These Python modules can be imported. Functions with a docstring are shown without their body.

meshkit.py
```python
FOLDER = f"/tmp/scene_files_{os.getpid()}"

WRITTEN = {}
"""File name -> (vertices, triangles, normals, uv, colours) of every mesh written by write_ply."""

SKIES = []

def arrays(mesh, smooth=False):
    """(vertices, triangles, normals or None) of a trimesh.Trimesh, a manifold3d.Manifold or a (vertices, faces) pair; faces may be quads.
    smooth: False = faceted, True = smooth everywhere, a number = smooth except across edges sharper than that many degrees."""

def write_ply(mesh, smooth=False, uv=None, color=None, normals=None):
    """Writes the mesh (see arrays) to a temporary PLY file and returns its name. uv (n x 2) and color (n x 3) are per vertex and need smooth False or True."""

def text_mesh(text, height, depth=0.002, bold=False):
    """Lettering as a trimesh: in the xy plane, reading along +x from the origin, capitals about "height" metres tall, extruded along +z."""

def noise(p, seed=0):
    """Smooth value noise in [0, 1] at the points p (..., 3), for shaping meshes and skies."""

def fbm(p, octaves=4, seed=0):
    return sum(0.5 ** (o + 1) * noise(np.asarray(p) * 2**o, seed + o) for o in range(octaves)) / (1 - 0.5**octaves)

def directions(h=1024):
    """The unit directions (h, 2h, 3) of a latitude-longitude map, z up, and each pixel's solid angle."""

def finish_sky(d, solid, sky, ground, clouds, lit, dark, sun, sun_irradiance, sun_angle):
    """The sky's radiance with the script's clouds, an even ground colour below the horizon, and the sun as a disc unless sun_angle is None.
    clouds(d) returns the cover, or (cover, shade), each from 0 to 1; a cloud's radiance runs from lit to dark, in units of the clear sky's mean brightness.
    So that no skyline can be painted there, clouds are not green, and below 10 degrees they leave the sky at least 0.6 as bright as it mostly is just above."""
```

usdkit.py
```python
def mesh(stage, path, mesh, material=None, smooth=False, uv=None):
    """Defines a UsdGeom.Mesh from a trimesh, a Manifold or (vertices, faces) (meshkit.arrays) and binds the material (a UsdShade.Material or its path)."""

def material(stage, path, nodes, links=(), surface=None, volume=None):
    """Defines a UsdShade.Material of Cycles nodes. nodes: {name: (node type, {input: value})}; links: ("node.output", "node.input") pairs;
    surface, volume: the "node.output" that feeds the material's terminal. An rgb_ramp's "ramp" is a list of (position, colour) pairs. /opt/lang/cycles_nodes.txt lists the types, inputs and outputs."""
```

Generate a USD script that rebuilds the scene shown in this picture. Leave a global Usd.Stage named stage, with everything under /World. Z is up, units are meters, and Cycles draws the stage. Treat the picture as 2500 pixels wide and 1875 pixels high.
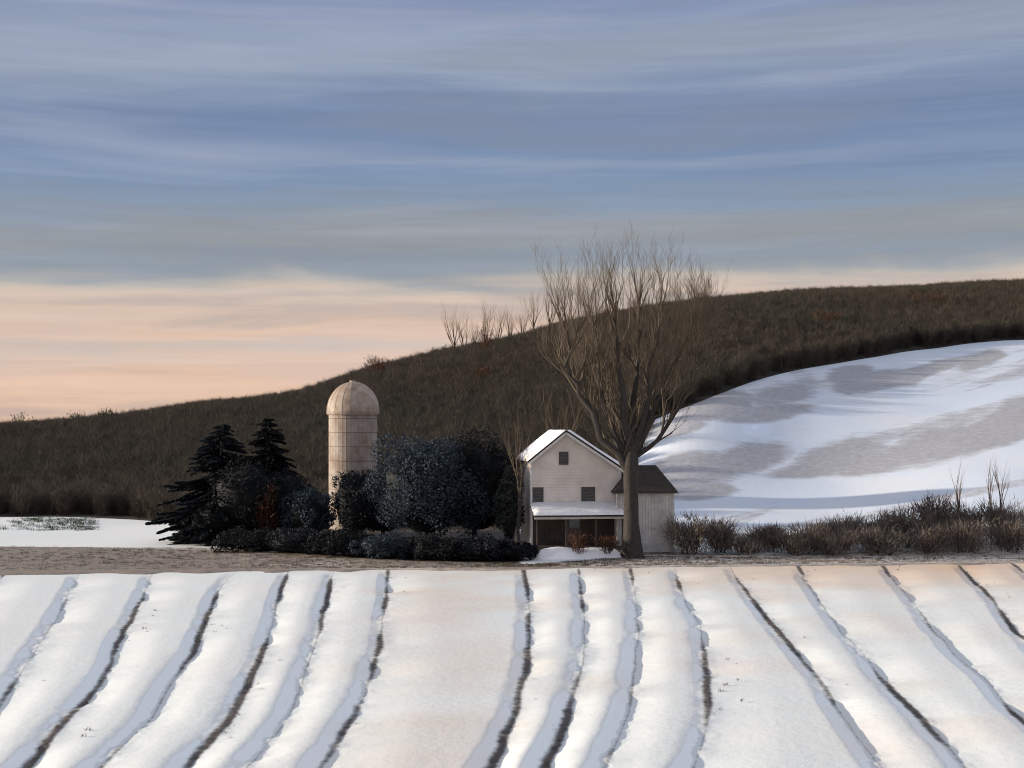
import math, random
import numpy as np, trimesh
from scipy.interpolate import PchipInterpolator, RegularGridInterpolator
from pxr import Usd, UsdGeom, UsdLux, UsdShade, Gf, Sdf, Vt
import usdkit, meshkit

stage = Usd.Stage.CreateInMemory()
UsdGeom.SetStageUpAxis(stage, UsdGeom.Tokens.z)
UsdGeom.SetStageMetersPerUnit(stage, 1.0)
world = UsdGeom.Xform.Define(stage, '/World')
stage.SetDefaultPrim(world.GetPrim())
UsdGeom.Scope.Define(stage, '/World/Looks')

# ------------------------------------------------------------------ camera
EYE = 8.5            # eye height above the field, metres
FPX = 3434.0         # focal length in pixels of a 2500 pixel wide picture
HORIZON = 1045.0     # picture row of the eye level
EXPOSURE = 1.85
cam = UsdGeom.Camera.Define(stage, '/World/camera')
cam.CreateHorizontalApertureAttr(36.0)
cam.CreateVerticalApertureAttr(27.0)
cam.CreateFocalLengthAttr(36.0 * FPX / 2500.0)
cam.CreateVerticalApertureOffsetAttr((HORIZON - 937.5) / 2500.0 * 36.0)
cam.CreateClippingRangeAttr(Gf.Vec2f(0.1, 20000))
cam.CreateExposureAttr(EXPOSURE)
cam.AddTranslateOp().Set(Gf.Vec3d(0, 0, EYE))
cam.AddRotateXOp().Set(90.0)

# ------------------------------------------------------------------ sun and sky
SUN_EL, SUN_X, SUN_Y = math.radians(10.0), -0.998, 0.03
SUN_ROT = math.atan2(SUN_X, SUN_Y)
h = math.hypot(SUN_X, SUN_Y)
to_sun = Gf.Vec3d(SUN_X / h * math.cos(SUN_EL), SUN_Y / h * math.cos(SUN_EL), math.sin(SUN_EL))
sun = UsdLux.DistantLight.Define(stage, '/World/sun')
sun.CreateIntensityAttr(0.50)
sun.CreateAngleAttr(0.8)
sun.CreateNormalizeAttr(True)
sun.CreateColorAttr(Gf.Vec3f(1.0, 0.88, 0.74))
sun.AddOrientOp(UsdGeom.XformOp.PrecisionDouble).Set(Gf.Rotation(Gf.Vec3d(0, 0, 1), to_sun).GetQuat())


def lin(r, g, b):
    f = lambda c: (c / 255 / 12.92) if c / 255 <= 0.04045 else ((c / 255 + 0.055) / 1.055) ** 2.4
    return np.array([f(r), f(g), f(b)])


SKY_STRENGTH = 0.10
SKY_GAIN = 1.0 / (SKY_STRENGTH * 2 ** EXPOSURE)


def sky_row(py):
    t = (HORIZON - py) / FPX
    return t / math.sqrt(1 + t * t)


rows = [(1045, (224, 190, 168)), (960, (226, 192, 171)), (890, (225, 191, 172)), (855, (221, 193, 178)), (832, (203, 186, 178)), (808, (222, 190, 171)),
        (760, (218, 191, 175)), (715, (214, 192, 178)), (692, (196, 183, 175)), (674, (167, 166, 167)), (655, (145, 151, 162)), (630, (139, 149, 164)),
        (590, (145, 148, 154)), (545, (143, 148, 158)), (500, (132, 148, 171)), (440, (122, 142, 174)), (380, (118, 137, 170)),
        (320, (115, 132, 166)), (270, (121, 138, 169)), (210, (135, 149, 175)), (150, (151, 162, 182)), (90, (147, 159, 182)), (20, (131, 144, 176)), (-80, (140, 150, 183)),
        (-250, (154, 162, 189)), (-500, (164, 171, 195)), (-1000, (176, 182, 202)), (-2500, (190, 194, 209)), (-8000, (196, 200, 213))]
ramp = sorted((min(1.0, sky_row(py)) , lin(*c) * SKY_GAIN) for py, c in rows)
# the ramp's axis is the square root of the sine of the elevation, which spends most of it low over the land
ramp = [(math.sqrt(max(0, a)), tuple(c)) for a, c in ramp]

dome = UsdLux.DomeLight.Define(stage, '/World/sky')
dome.GetPrim().SetCustomDataByKey('kind', 'structure')
dome.GetPrim().SetCustomDataByKey('label', 'banded blue grey winter cloud over a peach strip of clear sky')
sky_mat = usdkit.material(stage, '/World/Looks/sky', {
    'tc': ('texture_coordinate', {}),
    'sep': ('separate_xyz', {}),
    'st': ('sky_texture', {'sky_type': 'single_scattering', 'sun_disc': False, 'sun_elevation': SUN_EL, 'sun_rotation': SUN_ROT}),
    'm1': ('mapping', {'scale': (1.5, 1.5, 13.0)}),
    'n1': ('noise_texture', {'scale': 1.6, 'detail': 5.0, 'roughness': 0.55, 'distortion': 0.9}),
    'm2': ('mapping', {'scale': (2.2, 2.2, 60.0), 'location': (3.0, 1.0, 7.0)}),
    'n2': ('noise_texture', {'scale': 2.0, 'detail': 6.0, 'roughness': 0.6, 'distortion': 0.3}),
    'm3': ('mapping', {'scale': (2.0, 2.0, 22.0), 'location': (8.3, 4.4, 2.0)}),
    'n3': ('noise_texture', {'scale': 1.5, 'detail': 5.0, 'roughness': 0.55, 'distortion': 0.5}),
    'tilt': ('math', {'math_type': 'multiply_add', 'value2': -0.022}),
    'a1': ('math', {'math_type': 'multiply_add', 'value2': 0.050}),
    'a2': ('math', {'math_type': 'multiply_add', 'value2': 0.016}),
    'a3': ('math', {'math_type': 'add', 'value2': -0.033}),
    'a4': ('math', {'math_type': 'maximum', 'value2': 0.0}),
    'sq': ('math', {'math_type': 'sqrt'}),
    'ramp': ('rgb_ramp', {'ramp': ramp}),
    'vr': ('map_range', {'from_min': 0.3, 'from_max': 0.7, 'to_min': 0.93, 'to_max': 1.07, 'clamp': True}),
    'vm': ('vector_math', {'math_type': 'scale'}),
    'wisp': ('map_range', {'from_min': 0.53, 'from_max': 0.76, 'to_min': 0.0, 'to_max': 0.36, 'clamp': True}),
    'wc': ('mix_color', {'b': tuple(lin(186, 188, 201) * SKY_GAIN)}),
    'gf': ('map_range', {'from_min': 0.38, 'from_max': 0.5, 'to_min': 0.35, 'to_max': 0.0, 'clamp': True}),
    'gc': ('mix_color', {'b': tuple(lin(134, 139, 154) * SKY_GAIN)}),
    'mix': ('mix_color', {'fac': 0.965}),
    'bg': ('background_shader', {'strength': SKY_STRENGTH}),
}, [('tc.generated', 'sep.vector'), ('tc.generated', 'm1.vector'), ('tc.generated', 'm2.vector'), ('tc.generated', 'm3.vector'),
    ('m1.vector', 'n1.vector'), ('m2.vector', 'n2.vector'), ('m3.vector', 'n3.vector'),
    ('sep.x', 'tilt.value1'), ('sep.z', 'tilt.value3'),
    ('n1.fac', 'a1.value1'), ('tilt.value', 'a1.value3'), ('n2.fac', 'a2.value1'), ('a1.value', 'a2.value3'), ('a2.value', 'a3.value1'),
    ('a3.value', 'a4.value1'), ('a4.value', 'sq.value1'), ('sq.value', 'ramp.fac'),
    ('n2.fac', 'vr.value'), ('ramp.color', 'vm.vector1'), ('vr.result', 'vm.scale'),
    ('n3.fac', 'wisp.value'), ('vm.vector', 'wc.a'), ('wisp.result', 'wc.fac'),
    ('n3.fac', 'gf.value'), ('wc.result', 'gc.a'), ('gf.result', 'gc.fac'),
    ('st.color', 'mix.a'), ('gc.result', 'mix.b'), ('mix.result', 'bg.color')], surface='bg.background')
UsdShade.MaterialBindingAPI.Apply(dome.GetPrim()).Bind(sky_mat)

# ------------------------------------------------------------------ helpers
rnd = random.Random(11)
rng = np.random.default_rng(11)
taken = {}


def path_for(name, parent='/World'):
    parent = str(parent)
    k = (parent, name)
    n = taken.get(k, 0)
    taken[k] = n + 1
    return f'{parent}/{name}' + (f'_{n:03d}' if n else '')


def tag(prim, label=None, cat=None, group=None, kind=None):
    for k, v in (('label', label), ('category', cat), ('group', group), ('kind', kind)):
        if v:
            prim.SetCustomDataByKey(k, v)
    return prim


def thing(name, label, cat, loc=(0, 0, 0), rot=0.0, group=None, scale=None):
    x = UsdGeom.Xform.Define(stage, path_for(name))
    x.AddTranslateOp().Set(Gf.Vec3d(*map(float, loc)))
    if rot:
        x.AddRotateZOp().Set(float(rot))
    if scale:
        x.AddScaleOp().Set(Gf.Vec3f(*map(float, scale)))
    return tag(x.GetPrim(), label, cat, group)


class MB:
    """Collects boxes, tubes, quads and other meshes; build() makes them one mesh."""
    def __init__(self):
        self.v, self.f, self.n = [], [], 0

    def add(self, v, f):
        v, f = np.asarray(v, float), np.asarray(f, int)
        if f.shape[1] == 4:
            f = np.vstack([f[:, [0, 1, 2]], f[:, [0, 2, 3]]])
        self.v.append(v); self.f.append(f + self.n); self.n += len(v)
        return self

    def tm(self, m):
        return self.add(m.vertices, m.faces)

    def box(self, x0, x1, y0, y1, z0, z1):
        return self.tm(trimesh.creation.box(bounds=[[min(x0, x1), min(y0, y1), min(z0, z1)], [max(x0, x1), max(y0, y1), max(z0, z1)]]))

    def prism(self, poly, y0, y1):
        """A polygon in the xz plane (convex, or fan-able from its first corner) pushed from y0 to y1."""
        p = np.asarray(poly, float); n = len(p)
        v = np.vstack([np.c_[p[:, 0], np.full(n, y0), p[:, 1]], np.c_[p[:, 0], np.full(n, y1), p[:, 1]]])
        f = [(0, i, i + 1) for i in range(1, n - 1)] + [(n, n + i + 1, n + i) for i in range(1, n - 1)]
        for i in range(n):
            j = (i + 1) % n
            f += [(i, n + i, n + j), (i, n + j, j)]
        return self.add(v, f)

    def tube(self, pts, radii, sides=5, cap=True):
        pts = np.asarray(pts, float); m = len(pts)
        radii = np.broadcast_to(np.asarray(radii, float), (m,))
        t = np.gradient(pts, axis=0)
        t /= np.maximum(np.linalg.norm(t, axis=1, keepdims=True), 1e-9)
        ref = np.array([0.0, 1, 0]) if abs(t[:, 1]).mean() < 0.8 else np.array([1.0, 0, 0])
        a = np.cross(t, ref); a /= np.maximum(np.linalg.norm(a, axis=1, keepdims=True), 1e-9)
        b = np.cross(t, a)
        ang = np.arange(sides) * 2 * math.pi / sides
        ring = pts[:, None] + radii[:, None, None] * (np.cos(ang)[None, :, None] * a[:, None] + np.sin(ang)[None, :, None] * b[:, None])
        i = np.arange(m - 1)[:, None] * sides; k = np.arange(sides)[None]; k2 = (k + 1) % sides
        q = np.stack([i + k, i + k2, i + sides + k2, i + sides + k], -1).reshape(-1, 4)
        self.add(ring.reshape(-1, 3), q)
        return self

    def build(self, name, mat, parent='/World', smooth=False, **tags):
        p = path_for(name, parent.GetPath() if hasattr(parent, 'GetPath') else parent)
        m = usdkit.mesh(stage, p, (np.vstack(self.v), np.vstack(self.f)), mat, smooth=smooth)
        return tag(m.GetPrim(), **tags)


def raw_mesh(path, v, f, mat, normals=None, attrs=None):
    """A mesh with smooth vertex normals and float attributes of the surface (bare ground, soil) that its material reads."""
    m = UsdGeom.Mesh.Define(stage, path)
    f = np.asarray(f, np.int32)
    m.CreatePointsAttr(Vt.Vec3fArray.FromNumpy(np.asarray(v, np.float32)))
    m.CreateFaceVertexCountsAttr(Vt.IntArray.FromNumpy(np.full(len(f), f.shape[1], np.int32)))
    m.CreateFaceVertexIndicesAttr(Vt.IntArray.FromNumpy(np.ascontiguousarray(f).ravel()))
    m.CreateSubdivisionSchemeAttr('none')
    if normals is not None:
        m.CreateNormalsAttr(Vt.Vec3fArray.FromNumpy(np.asarray(normals, np.float32)))
        m.SetNormalsInterpolation('vertex')
    for k, a in (attrs or {}).items():
        UsdGeom.PrimvarsAPI(m).CreatePrimvar(k, Sdf.ValueTypeNames.FloatArray, 'vertex').Set(Vt.FloatArray.FromNumpy(np.asarray(a, np.float32)))
    UsdShade.MaterialBindingAPI.Apply(m.GetPrim()).Bind(mat)
    return m.GetPrim()


def grid_normals(P):
    """Normals of a (rows, columns, 3) grid of points, pointing up."""
    n = np.cross(np.gradient(P, axis=1), np.gradient(P, axis=0))
    n /= np.maximum(np.linalg.norm(n, axis=2, keepdims=True), 1e-12)
    return np.where(n[..., 2:] < 0, -n, n)


def grid_faces(nr, nc):
    i = np.arange(nr - 1)[:, None] * nc + np.arange(nc - 1)[None]
    return np.stack([i, i + 1, i + nc + 1, i + nc], -1).reshape(-1, 4)


def fbm(p, seed=0, octaves=4):
    p = np.asarray(p, float); out, amp, tot = 0, 1.0, 0
    for o in range(octaves):
        out = out + amp * meshkit.noise(p * 2 ** o + 17.3 * o, seed + o); tot += amp; amp *= 0.5
    return out / tot


def sstep(x):
    x = np.clip(x, 0, 1)
    return x * x * (3 - 2 * x)


def P(px, py, y):
    """The point at depth y on the sight line through a picture position."""
    return np.array([(px - 1250) / FPX * y, y, EYE - (py - HORIZON) / FPX * y])


def X(px, y): return (px - 1250) / FPX * y
def Z(py, y): return EYE - (py - HORIZON) / FPX * y


# ------------------------------------------------------------------ materials
def plain(name, color, rough=0.85, var=0.25, scale=3.0, bump=0.0, bump_scale=20.0, color2=None, spec=0.2, rand=0.0):
    c2 = color2 if color2 is not None else tuple(c * (1 - var) for c in color)
    nodes = {'g': ('geometry', {}), 'n': ('noise_texture', {'scale': scale, 'detail': 5.0, 'roughness': 0.6}),
             'r': ('map_range', {'from_min': 0.32, 'from_max': 0.68, 'clamp': True}),
             'c': ('mix_color', {'a': color, 'b': c2}), 'p': ('principled_bsdf', {'roughness': rough, 'specular_ior_level': spec})}
    links = [('g.position', 'n.vector'), ('n.fac', 'r.value'), ('r.result', 'c.fac')]
    out = 'c.result'
    if rand:
        nodes.update({'o': ('object_info', {}), 'rr': ('map_range', {'to_min': 1 - rand, 'to_max': 1 + rand}), 'rs': ('vector_math', {'math_type': 'scale'})})
        links += [('o.random', 'rr.value'), (out, 'rs.vector1'), ('rr.result', 'rs.scale')]
        out = 'rs.vector'
    links.append((out, 'p.base_color'))
    if bump:
        nodes.update({'bn': ('noise_texture', {'scale': bump_scale, 'detail': 5.0}), 'bp': ('bump', {'strength': 0.6, 'distance': bump})})
        links += [('g.position', 'bn.vector'), ('bn.fac', 'bp.height'), ('bp.normal', 'p.normal')]
    return usdkit.material(stage, f'/World/Looks/{name}', nodes, links, surface='p.BSDF')


def snowy(name, bare_a, bare_b, snow=(0.785, 0.81, 0.775), warm=(0.83, 0.80, 0.76), attr='bare', grain=6.0, tan=None, stretch=(1, 1, 1), lo=0.72, hi=1.08, amp=0.9):
    """Snow that thins out to bare ground where the mesh's attribute says so, with a ragged edge."""
    extra = {'ta': ('attribute', {'attribute': 'tan'}), 'tm': ('mix_color', {'b': tan or (0, 0, 0)})} if tan else {}
    out = 'tm.result' if tan else 'sc.result'
    return usdkit.material(stage, f'/World/Looks/{name}', {
        **extra, 'mp': ('mapping', {'scale': stretch}),
        'g': ('geometry', {}), 'at': ('attribute', {'attribute': attr}),
        'n1': ('noise_texture', {'scale': grain, 'detail': 8.0, 'roughness': 0.68}),
        'sub': ('math', {'math_type': 'multiply_add', 'value2': amp}),
        'th': ('map_range', {'range_type': 'smoothstep', 'from_min': lo, 'from_max': hi, 'clamp': True}),
        'n2': ('noise_texture', {'scale': 0.11, 'detail': 3.0, 'roughness': 0.5}),
        'w': ('map_range', {'from_min': 0.45, 'from_max': 0.75, 'to_max': 0.75, 'clamp': True}),
        'sc': ('mix_color', {'a': snow, 'b': warm}),
        'n3': ('noise_texture', {'scale': 1.7, 'detail': 5.0, 'roughness': 0.65}),
        'bc': ('mix_color', {'a': bare_a, 'b': bare_b}),
        'b3': ('map_range', {'from_min': 0.35, 'from_max': 0.65, 'clamp': True}),
        'mx': ('mix_color', {}),
        'bn': ('noise_texture', {'scale': 2.6, 'detail': 9.0, 'roughness': 0.66}),
        'bp': ('bump', {'strength': 0.32, 'distance': 0.07}),
        'p': ('principled_bsdf', {'roughness': 0.75, 'specular_ior_level': 0.25}),
    }, ([('sc.result', 'tm.a'), ('ta.fac', 'tm.fac')] if tan else []) + [('g.position', 'mp.vector'), ('mp.vector', 'n1.vector'), ('g.position', 'n2.vector'), ('g.position', 'n3.vector'), ('g.position', 'bn.vector'),
        ('n1.fac', 'sub.value1'), ('at.fac', 'sub.value3'), ('sub.value', 'th.value'),
        ('n2.fac', 'w.value'), ('w.result', 'sc.fac'), ('n3.fac', 'b3.value'), ('b3.result', 'bc.fac'),
        (out, 'mx.a'), ('bc.result', 'mx.b'), ('th.result', 'mx.fac'), ('mx.result', 'p.base_color'),
        ('bn.fac', 'bp.height'), ('bp.normal', 'p.normal')], surface='p.BSDF')


def leafy(name, ca, cb, rand=0.25, trans=0.15):
    return usdkit.material(stage, f'/World/Looks/{name}', {
        'g': ('geometry', {}), 'n': ('noise_texture', {'scale': 1.3, 'detail': 3.0}),
        'r': ('map_range', {'from_min': 0.35, 'from_max': 0.65, 'clamp': True}),
        'c': ('mix_color', {'a': ca, 'b': cb}),
        'i': ('map_range', {'to_min': 1 - rand, 'to_max': 1 + rand}), 's': ('vector_math', {'math_type': 'scale'}),
        'd': ('principled_bsdf', {'roughness': 0.7, 'specular_ior_level': 0.2}), 't': ('translucent_bsdf', {}), 'm': ('mix_closure', {'fac': trans}),
    }, [('g.position', 'n.vector'), ('n.fac', 'r.value'), ('r.result', 'c.fac'), ('g.random_per_island', 'i.value'), ('c.result', 's.vector1'), ('i.result', 's.scale'),
        ('s.vector', 'd.base_color'), ('s.vector', 't.color'), ('d.BSDF', 'm.closure1'), ('t.BSDF', 'm.closure2')], surface='m.closure')


M = dict(
    field=snowy('field_snow', (0.075, 0.062, 0.055), (0.12, 0.10, 0.085), grain=2.5, lo=0.55, hi=1.25, amp=1.0, tan=(0.70, 0.49, 0.32)),
    meadow=snowy('meadow_snow', (0.045, 0.040, 0.035), (0.065, 0.052, 0.040)),
    slope=snowy('slope_snow', (0.36, 0.35, 0.35), (0.44, 0.45, 0.48), snow=(0.66, 0.725, 0.80), warm=(0.76, 0.77, 0.77), grain=0.9, lo=0.58, hi=1.12, amp=0.95, stretch=(0.45, 1.0, 1.0)),
    track=snowy('track_ground', (0.31, 0.25, 0.195), (0.21, 0.175, 0.145), snow=(0.68, 0.63, 0.58), warm=(0.74, 0.58, 0.43), grain=2.2, lo=0.5, hi=1.1),
    litter=plain('leaf_litter', (0.050, 0.040, 0.031), color2=(0.030, 0.026, 0.021), scale=0.4, bump=0.05, bump_scale=3.0),
    snow=plain('snow', (0.84, 0.84, 0.85), color2=(0.82, 0.79, 0.77), scale=0.6, bump=0.05, bump_scale=4.0, rough=0.75),
    siding=plain('siding_paint', (0.76, 0.69, 0.61), color2=(0.62, 0.54, 0.47), scale=0.9, bump=0.004, bump_scale=30),
    trim=plain('trim_paint', (0.68, 0.66, 0.62), color2=(0.55, 0.53, 0.50), scale=2.0),
    shingle=plain('dark_shingles', (0.045, 0.040, 0.037), color2=(0.070, 0.055, 0.045), scale=2.5, bump=0.01),
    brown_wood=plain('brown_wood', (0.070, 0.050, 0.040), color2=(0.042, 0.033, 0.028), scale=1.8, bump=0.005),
    shed_wood=plain('pale_shed_boards', (0.52, 0.50, 0.46), color2=(0.38, 0.36, 0.33), scale=2.2, bump=0.004, rand=0.08),
    frame=plain('dark_window_frames', (0.11, 0.09, 0.08), scale=4.0),
    concrete=plain('silo_concrete', (0.38, 0.34, 0.30), color2=(0.22, 0.155, 0.115), scale=0.9, bump=0.01, bump_scale=12),
    dome=plain('weathered_dome_metal', (0.38, 0.325, 0.27), color2=(0.24, 0.16, 0.11), scale=1.4, rough=0.6),
    hoop=plain('rusty_hoops', (0.12, 0.075, 0.055), scale=5.0),
    bark=plain('grey_brown_bark', (0.052, 0.044, 0.038), color2=(0.030, 0.026, 0.023), scale=4.0, bump=0.03, bump_scale=9.0),
    twig=plain('twigs', (0.105, 0.078, 0.052), color2=(0.072, 0.055, 0.040), scale=1.5),
    pale_twig=plain('pale_twigs', (0.17, 0.125, 0.082), color2=(0.12, 0.09, 0.062), scale=1.5),
    brush=plain('brush_twigs', (0.068, 0.051, 0.038), color2=(0.054, 0.049, 0.036), scale=0.035, rand=0.05),
    hedge=plain('hedge_twigs', (0.16, 0.125, 0.10), color2=(0.10, 0.085, 0.072), scale=0.7, rand=0.15),
    red_twig=plain('red_brown_twigs', (0.10, 0.060, 0.042), color2=(0.06, 0.042, 0.032), scale=0.7),
    rust=leafy('rust_leaves', (0.13, 0.045, 0.020), (0.075, 0.036, 0.020)),
    green=leafy('winter_green', (0.035, 0.065, 0.028), (0.05, 0.075, 0.03)),
    navy=leafy('dark_needles', (0.020, 0.026, 0.033), (0.030, 0.037, 0.046), rand=0.5),
    blue=leafy('bluish_foliage', (0.036, 0.054, 0.074), (0.074, 0.102, 0.132), rand=0.4),
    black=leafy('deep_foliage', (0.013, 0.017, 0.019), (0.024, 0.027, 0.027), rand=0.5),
    sage=leafy('grey_green_foliage', (0.060, 0.064, 0.058), (0.040, 0.045, 0.044)),
    straw=leafy('dry_grass', (0.16, 0.115, 0.065), (0.07, 0.062, 0.042), rand=0.4),
    stubble=leafy('dark_stubble', (0.070, 0.055, 0.040), (0.045, 0.052, 0.030), rand=0.45),
)
M['glass'] = usdkit.material(stage, '/World/Looks/window_glass', {
    'f': ('fresnel', {'IOR': 1.5}), 't': ('transparent_bsdf', {'color': (0.55, 0.55, 0.57)}), 'g': ('glossy_bsdf', {'color': (0.9, 0.9, 0.9), 'roughness': 0.05}), 'm': ('mix_closure', {})},
    [('f.fac', 'm.fac'), ('t.BSDF', 'm.closure1'), ('g.BSDF', 'm.closure2')], surface='m.closure')
M['dark'] = plain('dark_interior', (0.02, 0.018, 0.016))

# ------------------------------------------------------------------ terrain
# Along each bearing: foot of the rise, top of the snow slope, ridge of the wooded hill.
cols = [-900, 0, 300, 500, 700, 900, 1050, 1250, 1400, 1600, 2000, 2500, 3400]
CAN = 3.3                                            # height of the brush that covers the hill
ridge_py = [1045, 1022, 998, 968, 947, 893, 858, 818, 780, 752, 716, 695, 670]
ridge_y = [250, 260, 262, 264, 266, 268, 270, 275, 280, 290, 310, 330, 340]
foot_y = [140, 137, 133, 122, 114, 113, 112, 111, 109, 106, 105, 105, 105]
foot_z = [0, 0.0, 0.0, 0.05, 0.1, 0.2, 0.3, 0.5, 0.7, 1.0, 1.15, 2.4, 3.0]
top_y = [190, 190, 185, 180, 175, 170, 165, 155, 145, 143, 170, 196, 205]
top_py = [None, None, None, None, None, None, None, None, None, 1020, 893, 830, 790]
ridge_z = [Z(p, y) - CAN for p, y in zip(ridge_py, ridge_y)]
top_z = []
for i in range(len(cols)):
    if top_py[i] is None:
        f = (top_y[i] - foot_y[i]) / (ridge_y[i] - foot_y[i])
        top_z.append(foot_z[i] + (ridge_z[i] - foot_z[i]) * f * 0.95)
    else:
        top_z.append(Z(top_py[i], top_y[i]))
c_a = (np.array(cols) - 1250) / FPX
par = {k: PchipInterpolator(c_a, v) for k, v in dict(fy=foot_y, fz=foot_z, ty=top_y, tz=top_z, ry=ridge_y, rz=ridge_z).items()}
A_MIN, A_MAX = c_a[0], c_a[-1]


def pv(k, a): return par[k](np.clip(a, A_MIN, A_MAX))


ga = np.linspace(-1.0, 1.0, 321)
gy = np.concatenate([np.arange(70, 360, 2.0), np.arange(360, 1500, 30.0)])
GZ = np.zeros((len(ga), len(gy)))
for i, a in enumerate(ga):
    fy, fz, ty, tz, ry, rz = (float(pv(k, a)) for k in ('fy', 'fz', 'ty', 'tz', 'ry', 'rz'))
    k = PchipInterpolator([0, 90, fy, ty, ry, ry + 60, ry + 400, 1600], [0, 0, fz, tz, rz, rz - 2.0, rz * 0.3, -0.5])
    GZ[i] = k(gy)
_gz = RegularGridInterpolator((ga, gy), GZ, bounds_error=False, fill_value=None)


def ground(x, y):
    x, y = np.asarray(x, float), np.asarray(y, float)
    a = np.clip(x / np.maximum(y, 1e-6), -1, 1)
    z = np.where(y <= 90, 0.0, _gz(np.stack([a, np.clip(y, 70, 1499)], -1)))
    w = sstep((y - 88) / 30)
    return z + w * (fbm(np.stack([x * 0.05, y * 0.05, 0 * x], -1), 5, 3) - 0.5) * 0.9


def G(x, y): return float(ground(np.array([x]), np.array([y]))[0])


def field_edge(x): return 85.2 + 0.105 * np.asarray(x, float)


def track_edge(a):                                   # far side of the farm track along a bearing
    px = 1250 + a * FPX
    py = np.interp(px, [-400, 0, 300, 560, 760, 1000, 1300, 1500, 1900, 2200, 2500, 2900], [1328, 1332, 1336, 1337, 1354, 1370, 1377, 1363, 1357, 1352, 1346, 1340])
    return EYE * FPX / (py - HORIZON)


def wood_edge(a):                                    # near side of the wood along a bearing
    px = 1250 + a * FPX
    t = np.clip((px - 1480) / 120, 0, 1)
    return pv('fy', a) * (1 - t) + pv('ty', a) * t


def bearing_sheet(a, ys):
    """Grid of ground points: bearings a (columns), depths ys (rows x columns)."""
    x = a[None] * ys
    return np.stack([x, ys, ground(x, ys)], -1)


def sheet(name, Pg, mat, attrs=None, label=None, keep=None):
    nr, nc = Pg.shape[:2]
    f = grid_faces(nr, nc)
    if keep is not None:
        f = f[keep.reshape(-1)]
    p = raw_mesh(path_for(name), Pg.reshape(-1, 3), f, mat, grid_normals(Pg).reshape(-1, 3), {k: v.reshape(-1) for k, v in (attrs or {}).items()})
    return tag(p, label, None, None, 'structure')


aa = np.linspace(-0.62, 0.62, 700)
# farm track with its thin snow, between the field and the yard
fe = np.array([85.2 / (1 - 0.105 * a) for a in aa])
te = track_edge(aa) + 0.5 * (fbm(np.stack([aa * 60, 0 * aa, 0 * aa], -1), 3, 3) - 0.5)
te = np.maximum(te, fe + 0.8)
s = np.concatenate([np.linspace(-0.45, -0.02, 14), np.linspace(0, 1, 60)])[:, None]
fe0 = np.maximum(te - fe, 2.5)
ys = np.where(s < 0, fe[None] + s * 4.0, fe[None] * (1 - s) + te[None] * s)
T = bearing_sheet(aa, ys)
n = fbm(np.stack([T[..., 0] * 0.16, T[..., 1] * 0.7, 0 * T[..., 0]], -1), 9, 4)
px = 1250 + aa[None] * FPX
brown = np.interp(px, [0, 300, 700, 1000, 1250, 1600, 2000, 2500], [0.80, 0.78, 0.62, 0.38, 0.46, 0.42, 0.30, 0.28])
bare = brown + (n - 0.5) * 0.9 - 0.35 * sstep((s - 0.86) / 0.14) * (px < 700) + 0.15 * sstep((0.06 - s) / 0.1)
rag = fbm(np.stack([T[..., 0] * 0.5, T[..., 1] * 0.5, 0 * T[..., 0]], -1), 13, 5) - 0.5
T[..., 2] += 0.10 * (n - 0.5) * sstep(s * 8) * (s > 0) + np.where(s < 0.1, 0.30 * rag * sstep((0.1 - s) / 0.2) + 0.045 + 0.35 * np.minimum(s, 0), 0.0)
sheet('farm_track', T, M['track'], {'bare': bare}, 'brown farm track with patchy thin snow along the far edge of the snowy field')

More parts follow.
